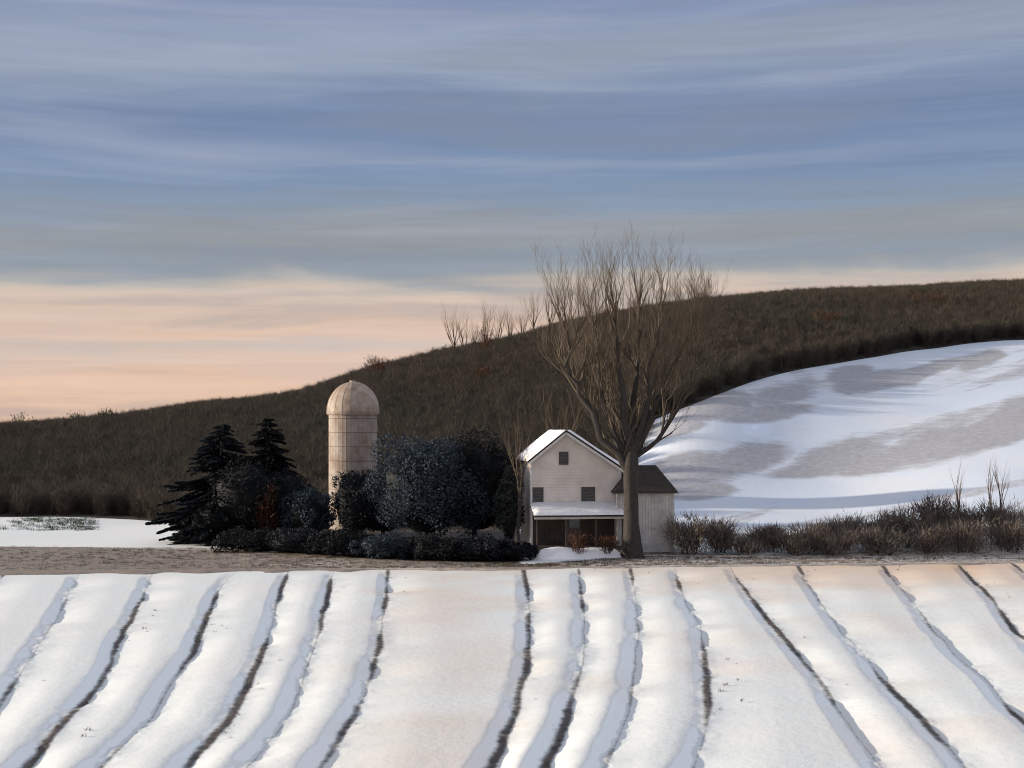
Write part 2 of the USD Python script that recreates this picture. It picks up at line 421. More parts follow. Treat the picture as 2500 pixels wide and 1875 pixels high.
# yard, meadow and the foot of the hill
we = wood_edge(aa)
me = np.minimum(pv('fy', aa), we)
s = np.linspace(0, 1, 50)[:, None]
T = bearing_sheet(aa, te[None] * (1 - s) + me[None] * s)
n = fbm(np.stack([T[..., 0] * 0.2, T[..., 1] * 0.45, 0 * T[..., 0]], -1), 21, 4)
bare = np.interp(px, [0, 250, 420, 560, 640, 1250, 1310, 1500, 1560, 1700, 2500], [-.1, -.05, -.1, .1, 0.95, 0.95, -0.1, -0.1, 0.5, 0.4, 0.4]) + (n - 0.5) * 0.7
sheet('snow_meadow', T, M['meadow'], {'bare': bare}, 'snowy meadow and farmyard between the track and the hill')

# the snow slope on the right, with bare patches
a2 = aa[aa > -0.01 + (1480 - 1250) / FPX]
s = np.linspace(0, 1, 150)[:, None]
f2, w2 = pv('fy', a2), wood_edge(a2)
T = bearing_sheet(a2, f2[None] * (1 - s) + np.maximum(w2, f2 + 0.01)[None] * s)
ppx = 1250 + a2[None] * FPX + 0 * s
ppy = HORIZON + (EYE - T[..., 2]) / T[..., 1] * FPX
wob = (fbm(np.stack([T[..., 0] * 0.13, T[..., 1] * 0.10 - T[..., 0] * 0.05, 0 * T[..., 0]], -1), 31, 5) - 0.5)
blobs = [(1690, 1140, 110, 38, -.10), (1830, 1120, 120, 40, -.2), (2050, 1105, 120, 45, -.2), (1960, 1150, 90, 20, -.1), (2280, 1085, 130, 42, -.25), (2440, 1040, 130, 45, -.35),
         (2180, 1120, 120, 24, -.2), (1760, 990, 90, 26, -.15), (1920, 960, 90, 32, -.2), (2130, 930, 90, 26, -.2), (2080, 910, 60, 22, -.2), (1640, 1045, 60, 22, -.1), (1890, 1005, 100, 22, -.1),
         (2250, 905, 90, 14, -.2), (2400, 880, 60, 22, -.3), (1700, 1200, 90, 16, -.05), (1640, 1170, 70, 30, 0)]
bare = np.full(ppx.shape, -0.1)
for bx, by, rx, ry, sl in blobs:
    d = np.hypot((ppx - bx) / (rx * 1.15), (ppy - by - sl * (ppx - bx)) / (ry * 1.1)) + wob * 2.0
    bare = np.maximum(bare, 0.80 * sstep((1.5 - d) / 1.1) - 0.1)
dg = fbm(np.stack([(ppx + 2.2 * ppy) * 0.0042, (ppy + 0.22 * ppx) * 0.022, 0 * ppx], -1), 37, 5)
bare = np.maximum(bare, 0.55 * sstep((dg - 0.50) / 0.16) - 0.1)
bare = np.maximum(bare, 0.42 * sstep((ppy - 1275) / 40))
bare += 0.25 * wob
sheet('snow_slope', T, M['slope'], {'bare': bare}, 'snow covered hillside with grey bare patches right of the house')

# the wooded hill
s = np.concatenate([np.linspace(0, 1, 90), 1 + np.linspace(0.03, 1, 30) ** 1.5 * 4])[:, None]
ry = pv('ry', aa)
T = bearing_sheet(aa, we[None] + (ry - we)[None] * s)
sheet('wooded_hill', T, M['litter'], None, 'long dark brown wooded hill rising to the right behind the farm')

# land beyond and around, out to the horizon
gx = np.concatenate([-np.geomspace(3000, 60, 14), np.linspace(-50, 50, 11), np.geomspace(60, 3000, 14)])
gyy = np.concatenate([-np.geomspace(3000, 60, 14), np.linspace(-50, 90, 12), np.geomspace(100, 3000, 14)])
xx, yy = np.meshgrid(gx, gyy)
base = np.stack([xx, yy, np.full(xx.shape, -1.2)], -1)
sheet('ground', base, M['snow'], None, 'flat snow covered land round the farm')

# ------------------------------------------------------------------ the snow field and its beds
lines = [
    [(180, 1425), (150, 1480), (95, 1570), (35, 1655), (-10, 1720)],
    [(362, 1423), (330, 1491), (294, 1553), (243, 1655), (147, 1768), (73, 1853)],
    [(568, 1404), (531, 1446), (508, 1502), (469, 1587), (412, 1666), (350, 1762), (282, 1830), (240, 1875)],
    [(695, 1418), (667, 1502), (645, 1575), (616, 1644), (580, 1712), (537, 1774), (470, 1845)],
    [(808, 1418), (785, 1514), (768, 1582), (740, 1650), (700, 1740), (655, 1802), (600, 1875)],
    [(946, 1423), (935, 1508), (927, 1576), (904, 1644), (870, 1734), (825, 1808), (775, 1875)],
    [(1278, 1395), (1290, 1452), (1292, 1520), (1290, 1593), (1273, 1666), (1257, 1740), (1225, 1810), (1190, 1870)],
    [(1414, 1401), (1422, 1480), (1428, 1565), (1414, 1644), (1391, 1712), (1369, 1779), (1329, 1870)],
    [(1541, 1395), (1555, 1474), (1558, 1548), (1550, 1632), (1538, 1717), (1516, 1774), (1476, 1870)],
    [(1651, 1395), (1668, 1452), (1702, 1508), (1719, 1587), (1725, 1666), (1725, 1745), (1716, 1813), (1691, 1870)],
    [(1781, 1384), (1821, 1440), (1872, 1502), (1917, 1559), (1968, 1610), (2013, 1672), (2058, 1734), (2109, 1802), (2154, 1870)],
    [(1945, 1378), (1985, 1440), (2035, 1508), (2086, 1570), (2137, 1627), (2188, 1689), (2256, 1751), (2312, 1813), (2363, 1870)],
    [(2177, 1406), (2222, 1457), (2267, 1514), (2312, 1565), (2357, 1610), (2414, 1661), (2454, 1706), (2500, 1745)],
    [(2375, 1412), (2420, 1457), (2465, 1514), (2500, 1553)],
]
YN = 24.0


def line_fn(pts):
    y = np.array([EYE * FPX / (p[1] - HORIZON) for p in pts]); x = np.array([(p[0] - 1250) / FPX for p in pts]) * y
    o = np.argsort(y); y, x = y[o], x[o]
    f = PchipInterpolator(y, x)
    s0, s1 = (x[1] - x[0]) / (y[1] - y[0]), (x[-1] - x[-2]) / (y[-1] - y[-2])

    def g(q):
        q = np.asarray(q, float)
        inside = f(np.clip(q, y[0], y[-1]))
        lo, hi = np.minimum(q - y[0], 0), np.maximum(q - y[-1], 0)
        return inside + s0 * 12 * np.tanh(lo / 12) + s1 * hi
    return g


fns = [line_fn(l) for l in lines]
allf = [(lambda q, k=k: fns[0](q) - 4.3 * k) for k in range(7, 0, -1)] + fns + [(lambda q, k=k: fns[-1](q) + 3.4 * k) for k in range(1, 9)]
field = UsdGeom.Xform.Define(stage, path_for('snow_field')).GetPrim()
tag(field, 'snow covered field of long curving beds with dark furrows between them', None, None, 'structure')
v = np.linspace(0, 1, 340)
NB = 26
uu = np.unique(np.concatenate([np.linspace(0, 0.12, 8), np.linspace(0.12, 0.8, 10), np.linspace(0.8, 1, 12)]))
furrow_spots = []
for k in range(len(allf) - 1):
    y = YN + v * (91 - YN)
    for _ in range(3):
        ye = field_edge(allf[k](y[-1])) + 1.0
        y = YN + v * (ye - YN)

    def pts(side):
        kk = k + side
        yq = YN + v * (field_edge(allf[kk](field_edge(allf[kk](88.0)))) + 1.0 - YN)
        xq = allf[kk](yq) + 0.22 * (fbm(np.stack([yq * 0.35, 0 * yq + kk * 3.1, 0 * yq], -1), 41, 3) - 0.5)
        return xq, yq
    (xl, yl), (xr, yr) = pts(0), pts(1)
    U = uu[None]
    x = xl[:, None] * (1 - U) + xr[:, None] * U
    yq = yl[:, None] * (1 - U) + yr[:, None] * U
    w = np.maximum(xr - xl, 0.5)[:, None]
    dl = 0.05 + 0.13 * sstep((fbm(np.stack([yl * 0.28, 0 * yl + k * 5.3, 0 * yl], -1), 43, 4) - 0.30) / 0.4)
    dr = 0.05 + 0.13 * sstep((fbm(np.stack([yr * 0.28, 0 * yr + (k + 1) * 5.3, 0 * yr], -1), 43, 4) - 0.30) / 0.4)
    fade = sstep(((1 - v) * 66 - 1.2) / 7.0)
    sl, sr = U * w, (1 - U) * w
    D = (dl[:, None] * (1 - U) + dr[:, None] * U) * fade[:, None]
    rise = sstep((sl - 0.06) / np.minimum(0.55 * w, 2.2)) ** 0.85
    drop = sstep((sr - 0.04) / 0.62)
    z = D * (np.minimum(rise, drop) - 1)
    big = fbm(np.stack([x * 0.25, yq * 0.12, 0 * x], -1), 45, 3) - 0.5
    z += 0.06 * big * fade[:, None] * np.minimum(1, np.minimum(sl, sr) / 0.5)
    clod = fbm(np.stack([x * 2.6, yq * 1.7, 0 * x], -1), 49, 3) - 0.5
    z = z - 0.05 * sstep((v[:, None] - 0.982) / 0.018)
    z += 0.075 * clod * fade[:, None] * np.exp(-np.minimum(sl, sr) / 0.35)
    # bare soil along the furrow
    pl = fbm(np.stack([yq * 0.13, 0 * yq + k * 7.7, 0 * yq], -1), 47, 5)
    pr = fbm(np.stack([yq * 0.13, 0 * yq + (k + 1) * 7.7, 0 * yq], -1), 47, 5)
    wl, wr_ = 0.06 + 0.20 * sstep((pl - 0.35) / 0.3), 0.10 + 0.26 * sstep((pr - 0.35) / 0.3)
    sd = np.maximum(sstep((wl - sl) / wl) * (0.55 + 0.45 * sstep((pl - 0.42) / 0.25)), sstep((wr_ - sr) / wr_) * (0.55 + 0.45 * sstep((pr - 0.42) / 0.25)))
    bare = -0.15 + 0.95 * sd
    pxx = 1250 + x / yq * FPX
    nt = fbm(np.stack([x * 0.30, yq * 0.30, 0 * x], -1), 53, 4) - 0.5
    tan = np.interp(pxx, [900, 1300, 1700, 2000, 2600], [0.0, 0.15, 0.55, 0.75, 0.8]) * sstep((yq - 64) / 24) + 0.22 * np.exp(-((pxx - 1080) / 160) ** 2) + nt * 0.7 * sstep((pxx - 500) / 500)
    bare = np.maximum(bare, 0.75 * sstep((v[:, None] - 0.978 + 0.06 * nt) / 0.03) - 0.1)
    Pg = np.stack([x, yq, z], -1)
    raw_mesh(path_for('snow_bed', field.GetPath()), Pg.reshape(-1, 3), grid_faces(*Pg.shape[:2]), M['field'], grid_normals(Pg).reshape(-1, 3), {'bare': bare.reshape(-1), 'tan': np.clip(tan, 0, 1).reshape(-1)})
    strong = sstep((pl[:, 0] - 0.46) / 0.22)
    for j in range(0, len(v) - 10):
        if abs(xl[j]) < 0.40 * yl[j] + 1 and yl[j] > 33:
            furrow_spots.append((xl[j], yl[j], z[j, 0], strong[j]))


# ------------------------------------------------------------------ vegetation makers
def unit(v):
    return v / max(np.linalg.norm(v), 1e-9)


def grow(trunk, crown, p, d, L, r, level, levels, up=0.25, spread=0.55, kids=(3, 5), R=None, sides=5, wig=0.12):
    """A branch from p along d, with its own side branches; thick ones go to trunk, thin ones to crown."""
    R = R or rnd
    n = 5 if level < 2 else 4
    pts, q, dd = [np.array(p, float)], np.array(p, float), unit(np.array(d, float))
    for i in range(n - 1):
        dd = unit(dd + np.array([R.gauss(0, wig), R.gauss(0, wig), R.gauss(0, wig * 0.6) + up * 0.28]))
        q = q + dd * L / (n - 1)
        pts.append(q)
    end = 0.45 if level < levels else 0.25
    radii = np.linspace(r, r * end, n)
    (trunk if level <= 0 else crown).tube(pts, radii, sides if level < 2 else 3)
    if level >= levels:
        return
    for i in range(R.randint(*kids)):
        t = R.uniform(0.3, 1.0) if i else 1.0
        f = t * (n - 1); i0 = min(int(f), n - 2)
        b = pts[i0] + (pts[i0 + 1] - pts[i0]) * (f - i0)
        base = unit(pts[i0 + 1] - pts[i0])
        ang = R.uniform(0, 2 * math.pi); side = unit(np.cross(base, [math.cos(ang), math.sin(ang), 0.3]))
        nd = unit(base + side * R.uniform(0.35, 1.0) * spread * 1.4 + np.array([0, 0, up]))
        grow(trunk, crown, b, nd, L * R.uniform(0.5, 0.78), max(r * (1 - 0.5 * t) * R.uniform(0.45, 0.7), 0.006), level + 1, levels, up, spread, kids, R, sides, wig)


def bare_tree(name, label, cat, loc, height, r, levels=3, spread=0.5, up=0.3, kids=(3, 5), group=None, mat=None, seed=1, trunk_share=0.35, rot=0.0):
    R = random.Random(seed)
    t = thing(name, label, cat, loc, rot, group)
    tr, cr = MB(), MB()
    th = height * trunk_share
    pts = [(0, 0, -0.3), (R.gauss(0, .03) * th, R.gauss(0, .03) * th, th * 0.5), (R.gauss(0, .05) * th, R.gauss(0, .05) * th, th), (R.gauss(0, .07) * th, R.gauss(0, .07) * th, th * 1.6)]
    tr.tube(pts, [r * 1.15, r * 0.9, r * 0.75, r * 0.4], 7)
    k = R.randint(5, 7)
    for i in range(k):
        ang = 2 * math.pi * (i + R.random() * 0.6) / k
        zz = R.uniform(0.75, 1.55)
        b = np.array(pts[1]) * (1 - min(1, zz)) + np.array(pts[2]) * min(1, zz) if zz < 1 else np.array(pts[2]) + (np.array(pts[3]) - np.array(pts[2])) * (zz - 1) / 0.6
        grow(cr, cr, b, (math.cos(ang) * spread, math.sin(ang) * spread, 1.0), height * R.uniform(0.38, 0.5), r * R.uniform(0.35, 0.5), 1, levels, up, spread, kids, R)
    grow(cr, cr, pts[3], (R.gauss(0, .1), R.gauss(0, .1), 1), height * 0.4, r * 0.4, 1, levels, up, spread, kids, R)
    tr.build('trunk', M['bark'], t, smooth=40)
    cr.build('crown', mat or M['twig'], t)
    return t


def blades(mb, base, direc, width, R=rng):
    """Thin tapering twigs or grass blades, one triangle each, from base points along direction vectors."""
    side = np.cross(direc, R.normal(size=direc.shape))
    side /= np.maximum(np.linalg.norm(side, axis=1, keepdims=True), 1e-9)
    w = np.broadcast_to(np.asarray(width, float), (len(base),))[:, None] * 0.5
    v = np.stack([base - side * w, base + side * w, base + direc], 1).reshape(-1, 3)
    mb.add(v, np.arange(len(v)).reshape(-1, 3))


def leaves(mb, cent, nrm, size, R=rng, aspect=0.5):
    """Small pointed leaf-sized faces at cent, roughly facing along nrm."""
    n = nrm + 0.7 * R.normal(size=nrm.shape)
    n /= np.maximum(np.linalg.norm(n, axis=1, keepdims=True), 1e-9)
    a = np.cross(n, R.normal(size=n.shape)); a /= np.maximum(np.linalg.norm(a, axis=1, keepdims=True), 1e-9)
    b = np.cross(n, a)
    s = np.broadcast_to(np.asarray(size, float), (len(cent),))[:, None]
    v = np.stack([cent - a * s, cent + b * s * aspect + n * s * .15, cent + a * s, cent - b * s * aspect + n * s * .15], 1).reshape(-1, 3)
    i = np.arange(len(cent))[:, None] * 4
    mb.add(v, np.hstack([i, i + 1, i + 2, i + 3]))


def lump_dirs(n, R):
    d = R.normal(size=(n, 3)); return d / np.linalg.norm(d, axis=1, keepdims=True)


def round_evergreen(name, label, cat, loc, width, height, depth=None, seed=1, mat='navy', group=None, n=5200, lift=0.02, size=0.11, clumps=15, mats=None):
    """A dense rounded evergreen: clumps of small leaves round a dark core, on a short trunk."""
    R = np.random.default_rng(seed)
    depth = depth or width * 0.8
    t = thing(name, label, cat, loc, 0, group)
    tr = MB(); tr.tube([(0, 0, -0.3), (0, 0, height * 0.3), (0.05, 0, height * 0.75)], [0.05 * width ** .5 * 1.6, 0.05 * width ** .5, 0.02], 6)
    for k in range(4):
        a = k * 1.6 + seed; tr.tube([(0, 0, height * 0.12), (math.cos(a) * width * .2, math.sin(a) * depth * .2, height * 0.4)], [0.05, 0.02], 4)
    tr.build('trunk', M['bark'], t, smooth=40)
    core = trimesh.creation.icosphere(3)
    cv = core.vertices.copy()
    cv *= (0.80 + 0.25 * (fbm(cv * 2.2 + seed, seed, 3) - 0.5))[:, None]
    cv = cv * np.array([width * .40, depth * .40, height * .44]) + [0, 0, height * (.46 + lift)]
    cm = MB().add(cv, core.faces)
    cl = MB()
    # clumps on the crown's surface, irregular in size so that the outline is uneven
    nd_ = int(clumps * 1.7); gi = np.arange(nd_) + .5
    zz_ = 1 - 1.72 * gi / nd_; ph_ = gi * 2.39996 + seed
    d = np.stack([np.sqrt(1 - zz_ ** 2) * np.cos(ph_), np.sqrt(1 - zz_ ** 2) * np.sin(ph_), zz_], -1) + R.normal(0, .12, (nd_, 3))
    cc = d * np.array([width * .36, depth * .36, height * .38]) * R.uniform(0.72, 1.03, (len(d), 1)) + [0, 0, height * (.48 + lift)]
    rad = R.uniform(0.10, 0.19, len(d)) * (width + height) * 0.5
    share = (rad ** 2 / (rad ** 2).sum() * n * 1.9).astype(int)
    for c, r_, m in zip(cc, rad, share):
        q = lump_dirs(m, R)
        rr = r_ * R.uniform(0.55, 1.05, (m, 1)) * (1 + 0.35 * (fbm(q * 2.5 + c, seed + 3, 2)[:, None] - 0.5))
        pos = c + q * rr
        pos[:, 2] = np.maximum(pos[:, 2], 0.03)
        leaves(cl, pos, q, size * R.uniform(0.6, 1.3, m), R)
    cm.v += []
    k = cl.build('crown', M[mat], t)
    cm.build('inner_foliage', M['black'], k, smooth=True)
    return t


def conifer(name, label, cat, loc, width, height, seed=1, mat='navy', group=None, start=0.06):
    """A spruce: tapered trunk with drooping boughs, each fringed with needle sprays."""
    R = random.Random(seed); N = np.random.default_rng(seed)
    t = thing(name, label, cat, loc, 0, group)
    tr, cr = MB(), MB()
    tr.tube([(0, 0, -0.3), (0, 0, height * 0.5), (0, 0, height * 0.97)], [0.03 * height * .6, 0.012 * height, 0.02], 7)
    z = height * start
    while z < height * 0.99:
        u = z / height
        rad = width * 0.5 * (1 - u) ** 0.75 + 0.12
        for i in range(11):
            a = R.uniform(0, 2 * math.pi); L = rad * R.uniform(0.65, 1.12)
            p0 = np.array([0, 0, z + R.uniform(-.15, .15)])
            dv = np.array([math.cos(a), math.sin(a), 0.0])
            sg = R.uniform(.5, 1.3); pts = np.array([p0, p0 + dv * L * .5 + [0, 0, -0.05 * L * sg], p0 + dv * L + [0, 0, -0.24 * L * sg + 0.14 * L * R.random()]])
            cr.tube(pts, [0.03, 0.02, 0.008], 3)
            m = int(20 + 56 * L)
            s = N.uniform(0.12, 1.0, m)[:, None]
            c = np.where(s < .5, pts[0] + (pts[1] - pts[0]) * s * 2, pts[1] + (pts[2] - pts[1]) * (s - .5) * 2)
            side = np.array([-dv[1], dv[0], 0]) * N.choice([-1, 1], m)[:, None]
            d = (side * N.uniform(.5, 1, (m, 1)) + dv * 0.7 + np.c_[np.zeros((m, 2)), N.uniform(-.75, .22, m)]) * (0.20 + 0.22 * L * (1.05 - s)) * 0.72
            blades(cr, c, d, 0.09 + 0.03 * L, N)
        z += height * 0.032 + 0.05
    tr.build('trunk', M['bark'], t, smooth=40)
    cr.build('crown', M[mat], t)
    return t


def twiggy(R, w, h, n, width=0.035, lean=0.35, stems=9, leaf=0):
    """A bare shrub: stems fanning from the ground, covered with fine twigs."""
    st, tw = MB(), MB()
    tips = []
    for i in range(stems):
        a = R.uniform(0, 2 * math.pi); rr = R.uniform(0, 0.18) * w
        b = np.array([math.cos(a) * rr, math.sin(a) * rr, -0.1])
        top = np.array([math.cos(a) * R.uniform(.2, .95) * w * .45, math.sin(a) * R.uniform(.2, .95) * w * .45, h * R.uniform(.55, .92)])
        mid = (b + top) * .5 + R.normal(0, .06, 3) * h + np.array([0, 0, .08 * h])
        p = np.array([b, mid, top])
        st.tube(p, [0.018 * h ** .5 * 1.4, 0.012 * h ** .5, 0.006], 3)
        tips.append(p)
    k = R.integers(0, stems, n); s = R.uniform(0.12, 1, n)[:, None]
    p = np.array(tips)[k]
    c = np.where(s < .5, p[:, 0] + (p[:, 1] - p[:, 0]) * s * 2, p[:, 1] + (p[:, 2] - p[:, 1]) * (s - .5) * 2)
    c = c + R.normal(0, .09, (n, 3)) * [w, w, h * .6]
    c[:, 2] = np.abs(c[:, 2])
    out = np.c_[c[:, :2] / max(w, .1) * 1.3, np.zeros(n)]
    d = (out + R.normal(0, lean, (n, 3)) + [0, 0, .75]) * (R.uniform(.5, 1.2, n) * min(.20 * (h + w) * .5, .42 + .04 * h))[:, None]
    blades(tw, c, d, width, R)
    return st, tw


def shrub(name, label, cat, loc, w, h, seed, n=700, mat='hedge', group=None, width=0.05, scale=None):
    R = np.random.default_rng(seed)
    t = thing(name, label, cat, loc, 0, group)
    st, tw = twiggy(R, w, h, n, width)
    st.build('stem', M['bark'], t)
    tw.build('twigs', M[mat], t)
    return t


def scatter(name, protos, pos, idx, rot, scl, label, cat=None, kind='stuff'):
    """Many small copies as one instancer."""
    pi = UsdGeom.PointInstancer.Define(stage, path_for(name))
    base = str(pi.GetPath())
    rel = pi.CreatePrototypesRel()
    for k, (mb, mat) in enumerate(protos):
        pr = mb.build('tuft' if 'grass' in name or 'stubble' in name else 'bush', mat, base)
        rel.AddTarget(pr.GetPath())
    pi.CreatePositionsAttr(Vt.Vec3fArray.FromNumpy(np.asarray(pos, np.float32)))
    pi.CreateProtoIndicesAttr(Vt.IntArray.FromNumpy(np.asarray(idx, np.int32)))
    q = np.zeros((len(pos), 4), np.float32)
    half = np.asarray(rot) / 2
    pi.CreateOrientationsAttr(Vt.QuathArray([Gf.Quath(float(math.cos(a)), 0, 0, float(math.sin(a))) for a in half]))
    pi.CreateScalesAttr(Vt.Vec3fArray.FromNumpy(np.asarray(scl, np.float32)))
    return tag(pi.GetPrim(), label, cat, None, kind)


# ------------------------------------------------------------------ the wood on the hill
protos = []
for k in range(6):
    R = np.random.default_rng(100 + k)
    st, tw = twiggy(R, 2.8, 3.7, 1100, 0.032, lean=0.55, stems=9)
    mb = MB(); mb.v, mb.f, mb.n = tw.v, tw.f, tw.n
    for v_, f_ in zip(st.v, st.f):
        mb.add(v_, f_ - f_.min())
    protos.append((mb, M['brush']))
pos = []
sp = 1.75
for yq in np.arange(105, 345, sp * 0.8):
    a0, a1 = -0.42, 0.42
    xs = np.arange(a0 * yq, a1 * yq, sp)
    xs = xs + rng.uniform(-.8, .8, len(xs)); y_ = yq + rng.uniform(-.8, .8, len(xs))
    a = xs / y_
    ok = (y_ > wood_edge(a) + 0.9 + 1.2 * rng.random(len(xs))) & (y_ < pv('ry', a) + 4)
    pos.append(np.c_[xs[ok], y_[ok]])
pos = np.vstack(pos)
z = ground(pos[:, 0], pos[:, 1])
hs = 0.68 + 0.22 * fbm(np.c_[pos * 0.06, 0 * z], 61, 3) + rng.uniform(-.07, .07, len(z))
scatter('woodland', protos, np.c_[pos, z - 0.1], rng.integers(0, 6, len(z)), rng.uniform(0, 6.28, len(z)), np.c_[hs * 1.15, hs * 1.15, hs],
        'dense brown leafless brush covering the long hill behind the farm', 'woodland')

# ------------------------------------------------------------------ farmhouse
HY = 95.2
YAW = 7.0
hx = X(1297, HY)
house = thing('farmhouse', 'pale two storey farmhouse with snowy roof and dark front porch', 'house', (hx, HY, 0.0), YAW)
W, DEP, PK = 6.15, 5.4, 2.35
ZL, ZP, ZR = 6.35, 8.25, 5.75
wall = MB().prism([(0.0, 0.0), (W, 0.0), (W, ZR), (PK, ZP), (0.0, ZL)], 0.06, DEP).build('wall', M['siding'], house)
cb = MB()


def gable_span(zv):
    x0 = 0.0 if zv <= ZL else (zv - ZL) / (ZP - ZL) * PK
    x1 = W if zv <= ZR else W - (zv - ZR) / (ZP - ZR) * (W - PK)
    return x0, x1


zc = 0.5
while zc < ZP - 0.25:                                # lapped clapboards on the front gable
    x0, x1 = gable_span(zc + 0.19)
    if x1 - x0 > 0.2:
        v_ = np.array([[x0, 0.06, zc + .2], [x1, 0.06, zc + .2], [x1, 0.018, zc], [x0, 0.018, zc], [x0, 0.06, zc], [x1, 0.06, zc]])
        cb.add(v_, [(0, 3, 2), (0, 2, 1), (3, 4, 5), (3, 5, 2)])
    zc += 0.2
zc = 0.5
while zc < ZL - 0.2:                                 # and on the left side
    v_ = np.array([[0, 0.1, zc + .2], [0, DEP, zc + .2], [-.042, DEP, zc], [-.042, .1, zc], [0, .1, zc], [0, DEP, zc]])
    cb.add(v_, [(0, 2, 3), (0, 1, 2), (3, 5, 4), (3, 2, 5)])
    zc += 0.2
cb.build('clapboards', M['siding'], wall)
MB().box(-.05, .09, -.012, .07, 0, ZL - .05).build('corner_board', M['trim'], house)
MB().box(W - .09, W + .05, -.012, .07, 0, ZR - .05).build('corner_board', M['trim'], house)
# roof slabs with eaves, and the snow lying on them
OV, FR = 0.28, 0.26


def slab(xa, za, xb, zb, t0, t1, y0, y1, mb=None):
    d = unit(np.array([xb - xa, zb - za])); n_ = np.array([-d[1], d[0]])
    if n_[1] < 0: n_ = -n_
    a, b = np.array([xa, za]), np.array([xb, zb])
    return (mb or MB()).prism([a + n_ * t0, b + n_ * t0, b + n_ * t1, a + n_ * t1], y0, y1)


dl, dr = unit(np.array([-PK, ZL - ZP])), unit(np.array([W - PK, ZR - ZP]))
le, re_ = np.array([0, ZL]) + dl * OV, np.array([W, ZR]) + dr * OV
rf = slab(le[0], le[1], PK, ZP, 0.0, 0.10, -FR, DEP + FR).build('roof', M['shingle'], house)
slab(PK, ZP, re_[0], re_[1], 0.0, 0.10, -FR, DEP + FR).build('roof', M['shingle'], house)


def snow_slab(xa, za, xb, zb, t0, t, y0, y1, seed, name='roof_snow', parent=None, round_=0.25):
    """Snow on a sloping plane: thick, rounded at its edges, gently uneven."""
    nu, nv = 22, 26
    d = np.array([xb - xa, zb - za]); L = np.linalg.norm(d); d = d / L
    n_ = np.array([-d[1], d[0]]); n_ = n_ if n_[1] > 0 else -n_
    U, V_ = np.meshgrid(np.linspace(0, 1, nu), np.linspace(0, 1, nv))
    e = np.minimum(np.minimum(U, 1 - U) * L, np.minimum(V_, 1 - V_) * (y1 - y0))
    th = t0 + t * np.sqrt(np.clip(e / round_, 0, 1)) * (0.75 + 0.5 * fbm(np.stack([U * L * 1.2, V_ * (y1 - y0) * 1.2, 0 * U + seed], -1), seed, 3))
    px_, pz_ = xa + d[0] * U * L + n_[0] * th, za + d[1] * U * L + n_[1] * th
    top = np.stack([px_, y0 + (y1 - y0) * V_, pz_], -1)
    f = grid_faces(nv, nu)
    mb = MB(); mb.add(top.reshape(-1, 3), f if d[0] > 0 else f[:, ::-1])
    return mb.build(name, M['snow'], parent, smooth=True)


snow_slab(le[0] - .03, le[1], PK + .02, ZP + .03, 0.10, 0.20, -FR - .04, DEP + FR, 3, parent=rf)
snow_slab(PK - .02, ZP + .03, re_[0] + .03, re_[1], 0.10, 0.17, -FR - .04, DEP + FR, 4, parent=rf)
rb = MB(); slab(le[0], le[1], PK, ZP, -.16, -.004, -FR + .0, -FR + .05, rb); slab(PK, ZP, re_[0], re_[1], -.16, -.004, -FR, -FR + .05, rb)
rb.build('rake_board', M['trim'], house)


def window(parent, cx, cz, w, hgt, y=0.0):
    f = MB()
    t = .07
    f.box(cx - w / 2 - t, cx - w / 2, y - .03, y + .07, cz - hgt / 2 - t, cz + hgt / 2 + t); f.box(cx + w / 2, cx + w / 2 + t, y - .03, y + .07, cz - hgt / 2 - t, cz + hgt / 2 + t)
    f.box(cx - w / 2, cx + w / 2, y - .03, y + .07, cz + hgt / 2, cz + hgt / 2 + t); f.box(cx - w / 2, cx + w / 2, y - .06, y + .07, cz - hgt / 2 - t, cz - hgt / 2)
    f.box(cx - .02, cx + .02, y - .015, y + .05, cz - hgt / 2, cz + hgt / 2); f.box(cx - w / 2, cx + w / 2, y - .02, y + .05, cz - .025, cz + .025)
    p = f.build('window', M['frame'], parent)
    MB().box(cx - w / 2, cx + w / 2, y + .005, y + .012, cz - hgt / 2, cz + hgt / 2).build('pane', M['glass'], p)
    MB().box(cx - w / 2, cx + w / 2, y + .025, y + .056, cz - hgt / 2, cz + hgt / 2).build('curtain', M['dark'], p)
    return p


def hl(px):                                          # house-front x of a picture column
    return (X(px, HY + .4) - hx) / math.cos(math.radians(YAW))


window(house, hl(1376), Z(1119, HY), .50, .75)
window(house, hl(1313), Z(1210, HY), .62, .95)
window(house, hl(1436), Z(1210, HY), .80, 1.0)
# porch: brown back wall, posts, floor and a lean-to roof loaded with snow
PD = 1.7
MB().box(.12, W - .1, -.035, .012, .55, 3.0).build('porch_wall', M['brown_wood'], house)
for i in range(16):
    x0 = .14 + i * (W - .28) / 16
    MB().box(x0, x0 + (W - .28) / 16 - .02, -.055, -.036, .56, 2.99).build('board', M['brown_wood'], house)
d_ = MB().box(2.5, 3.4, -.10, -.056, .62, 2.6).build('door', M['frame'], house)
MB().box(2.62, 3.28, -.108, -.101, 1.7, 2.45).build('pane', M['glass'], d_)
MB().tm(trimesh.creation.icosphere(1, .04).apply_translation([3.3, -.13, 1.55])).build('handle', M['hoop'], d_)
MB().box(.05, W - .05, -PD, -.06, .35, .58).build('porch_floor', M['brown_wood'], house)
for x0 in (.12, 2.1, 4.1, W - .24):
    MB().box(x0, x0 + .13, -PD + .08, -PD + .21, .58, 2.42).build('porch_post', M['brown_wood'], house)
MB().box(.02, W - .02, -PD + .02, -PD + .10, 2.42, 2.58).build('porch_beam', M['trim'], house)
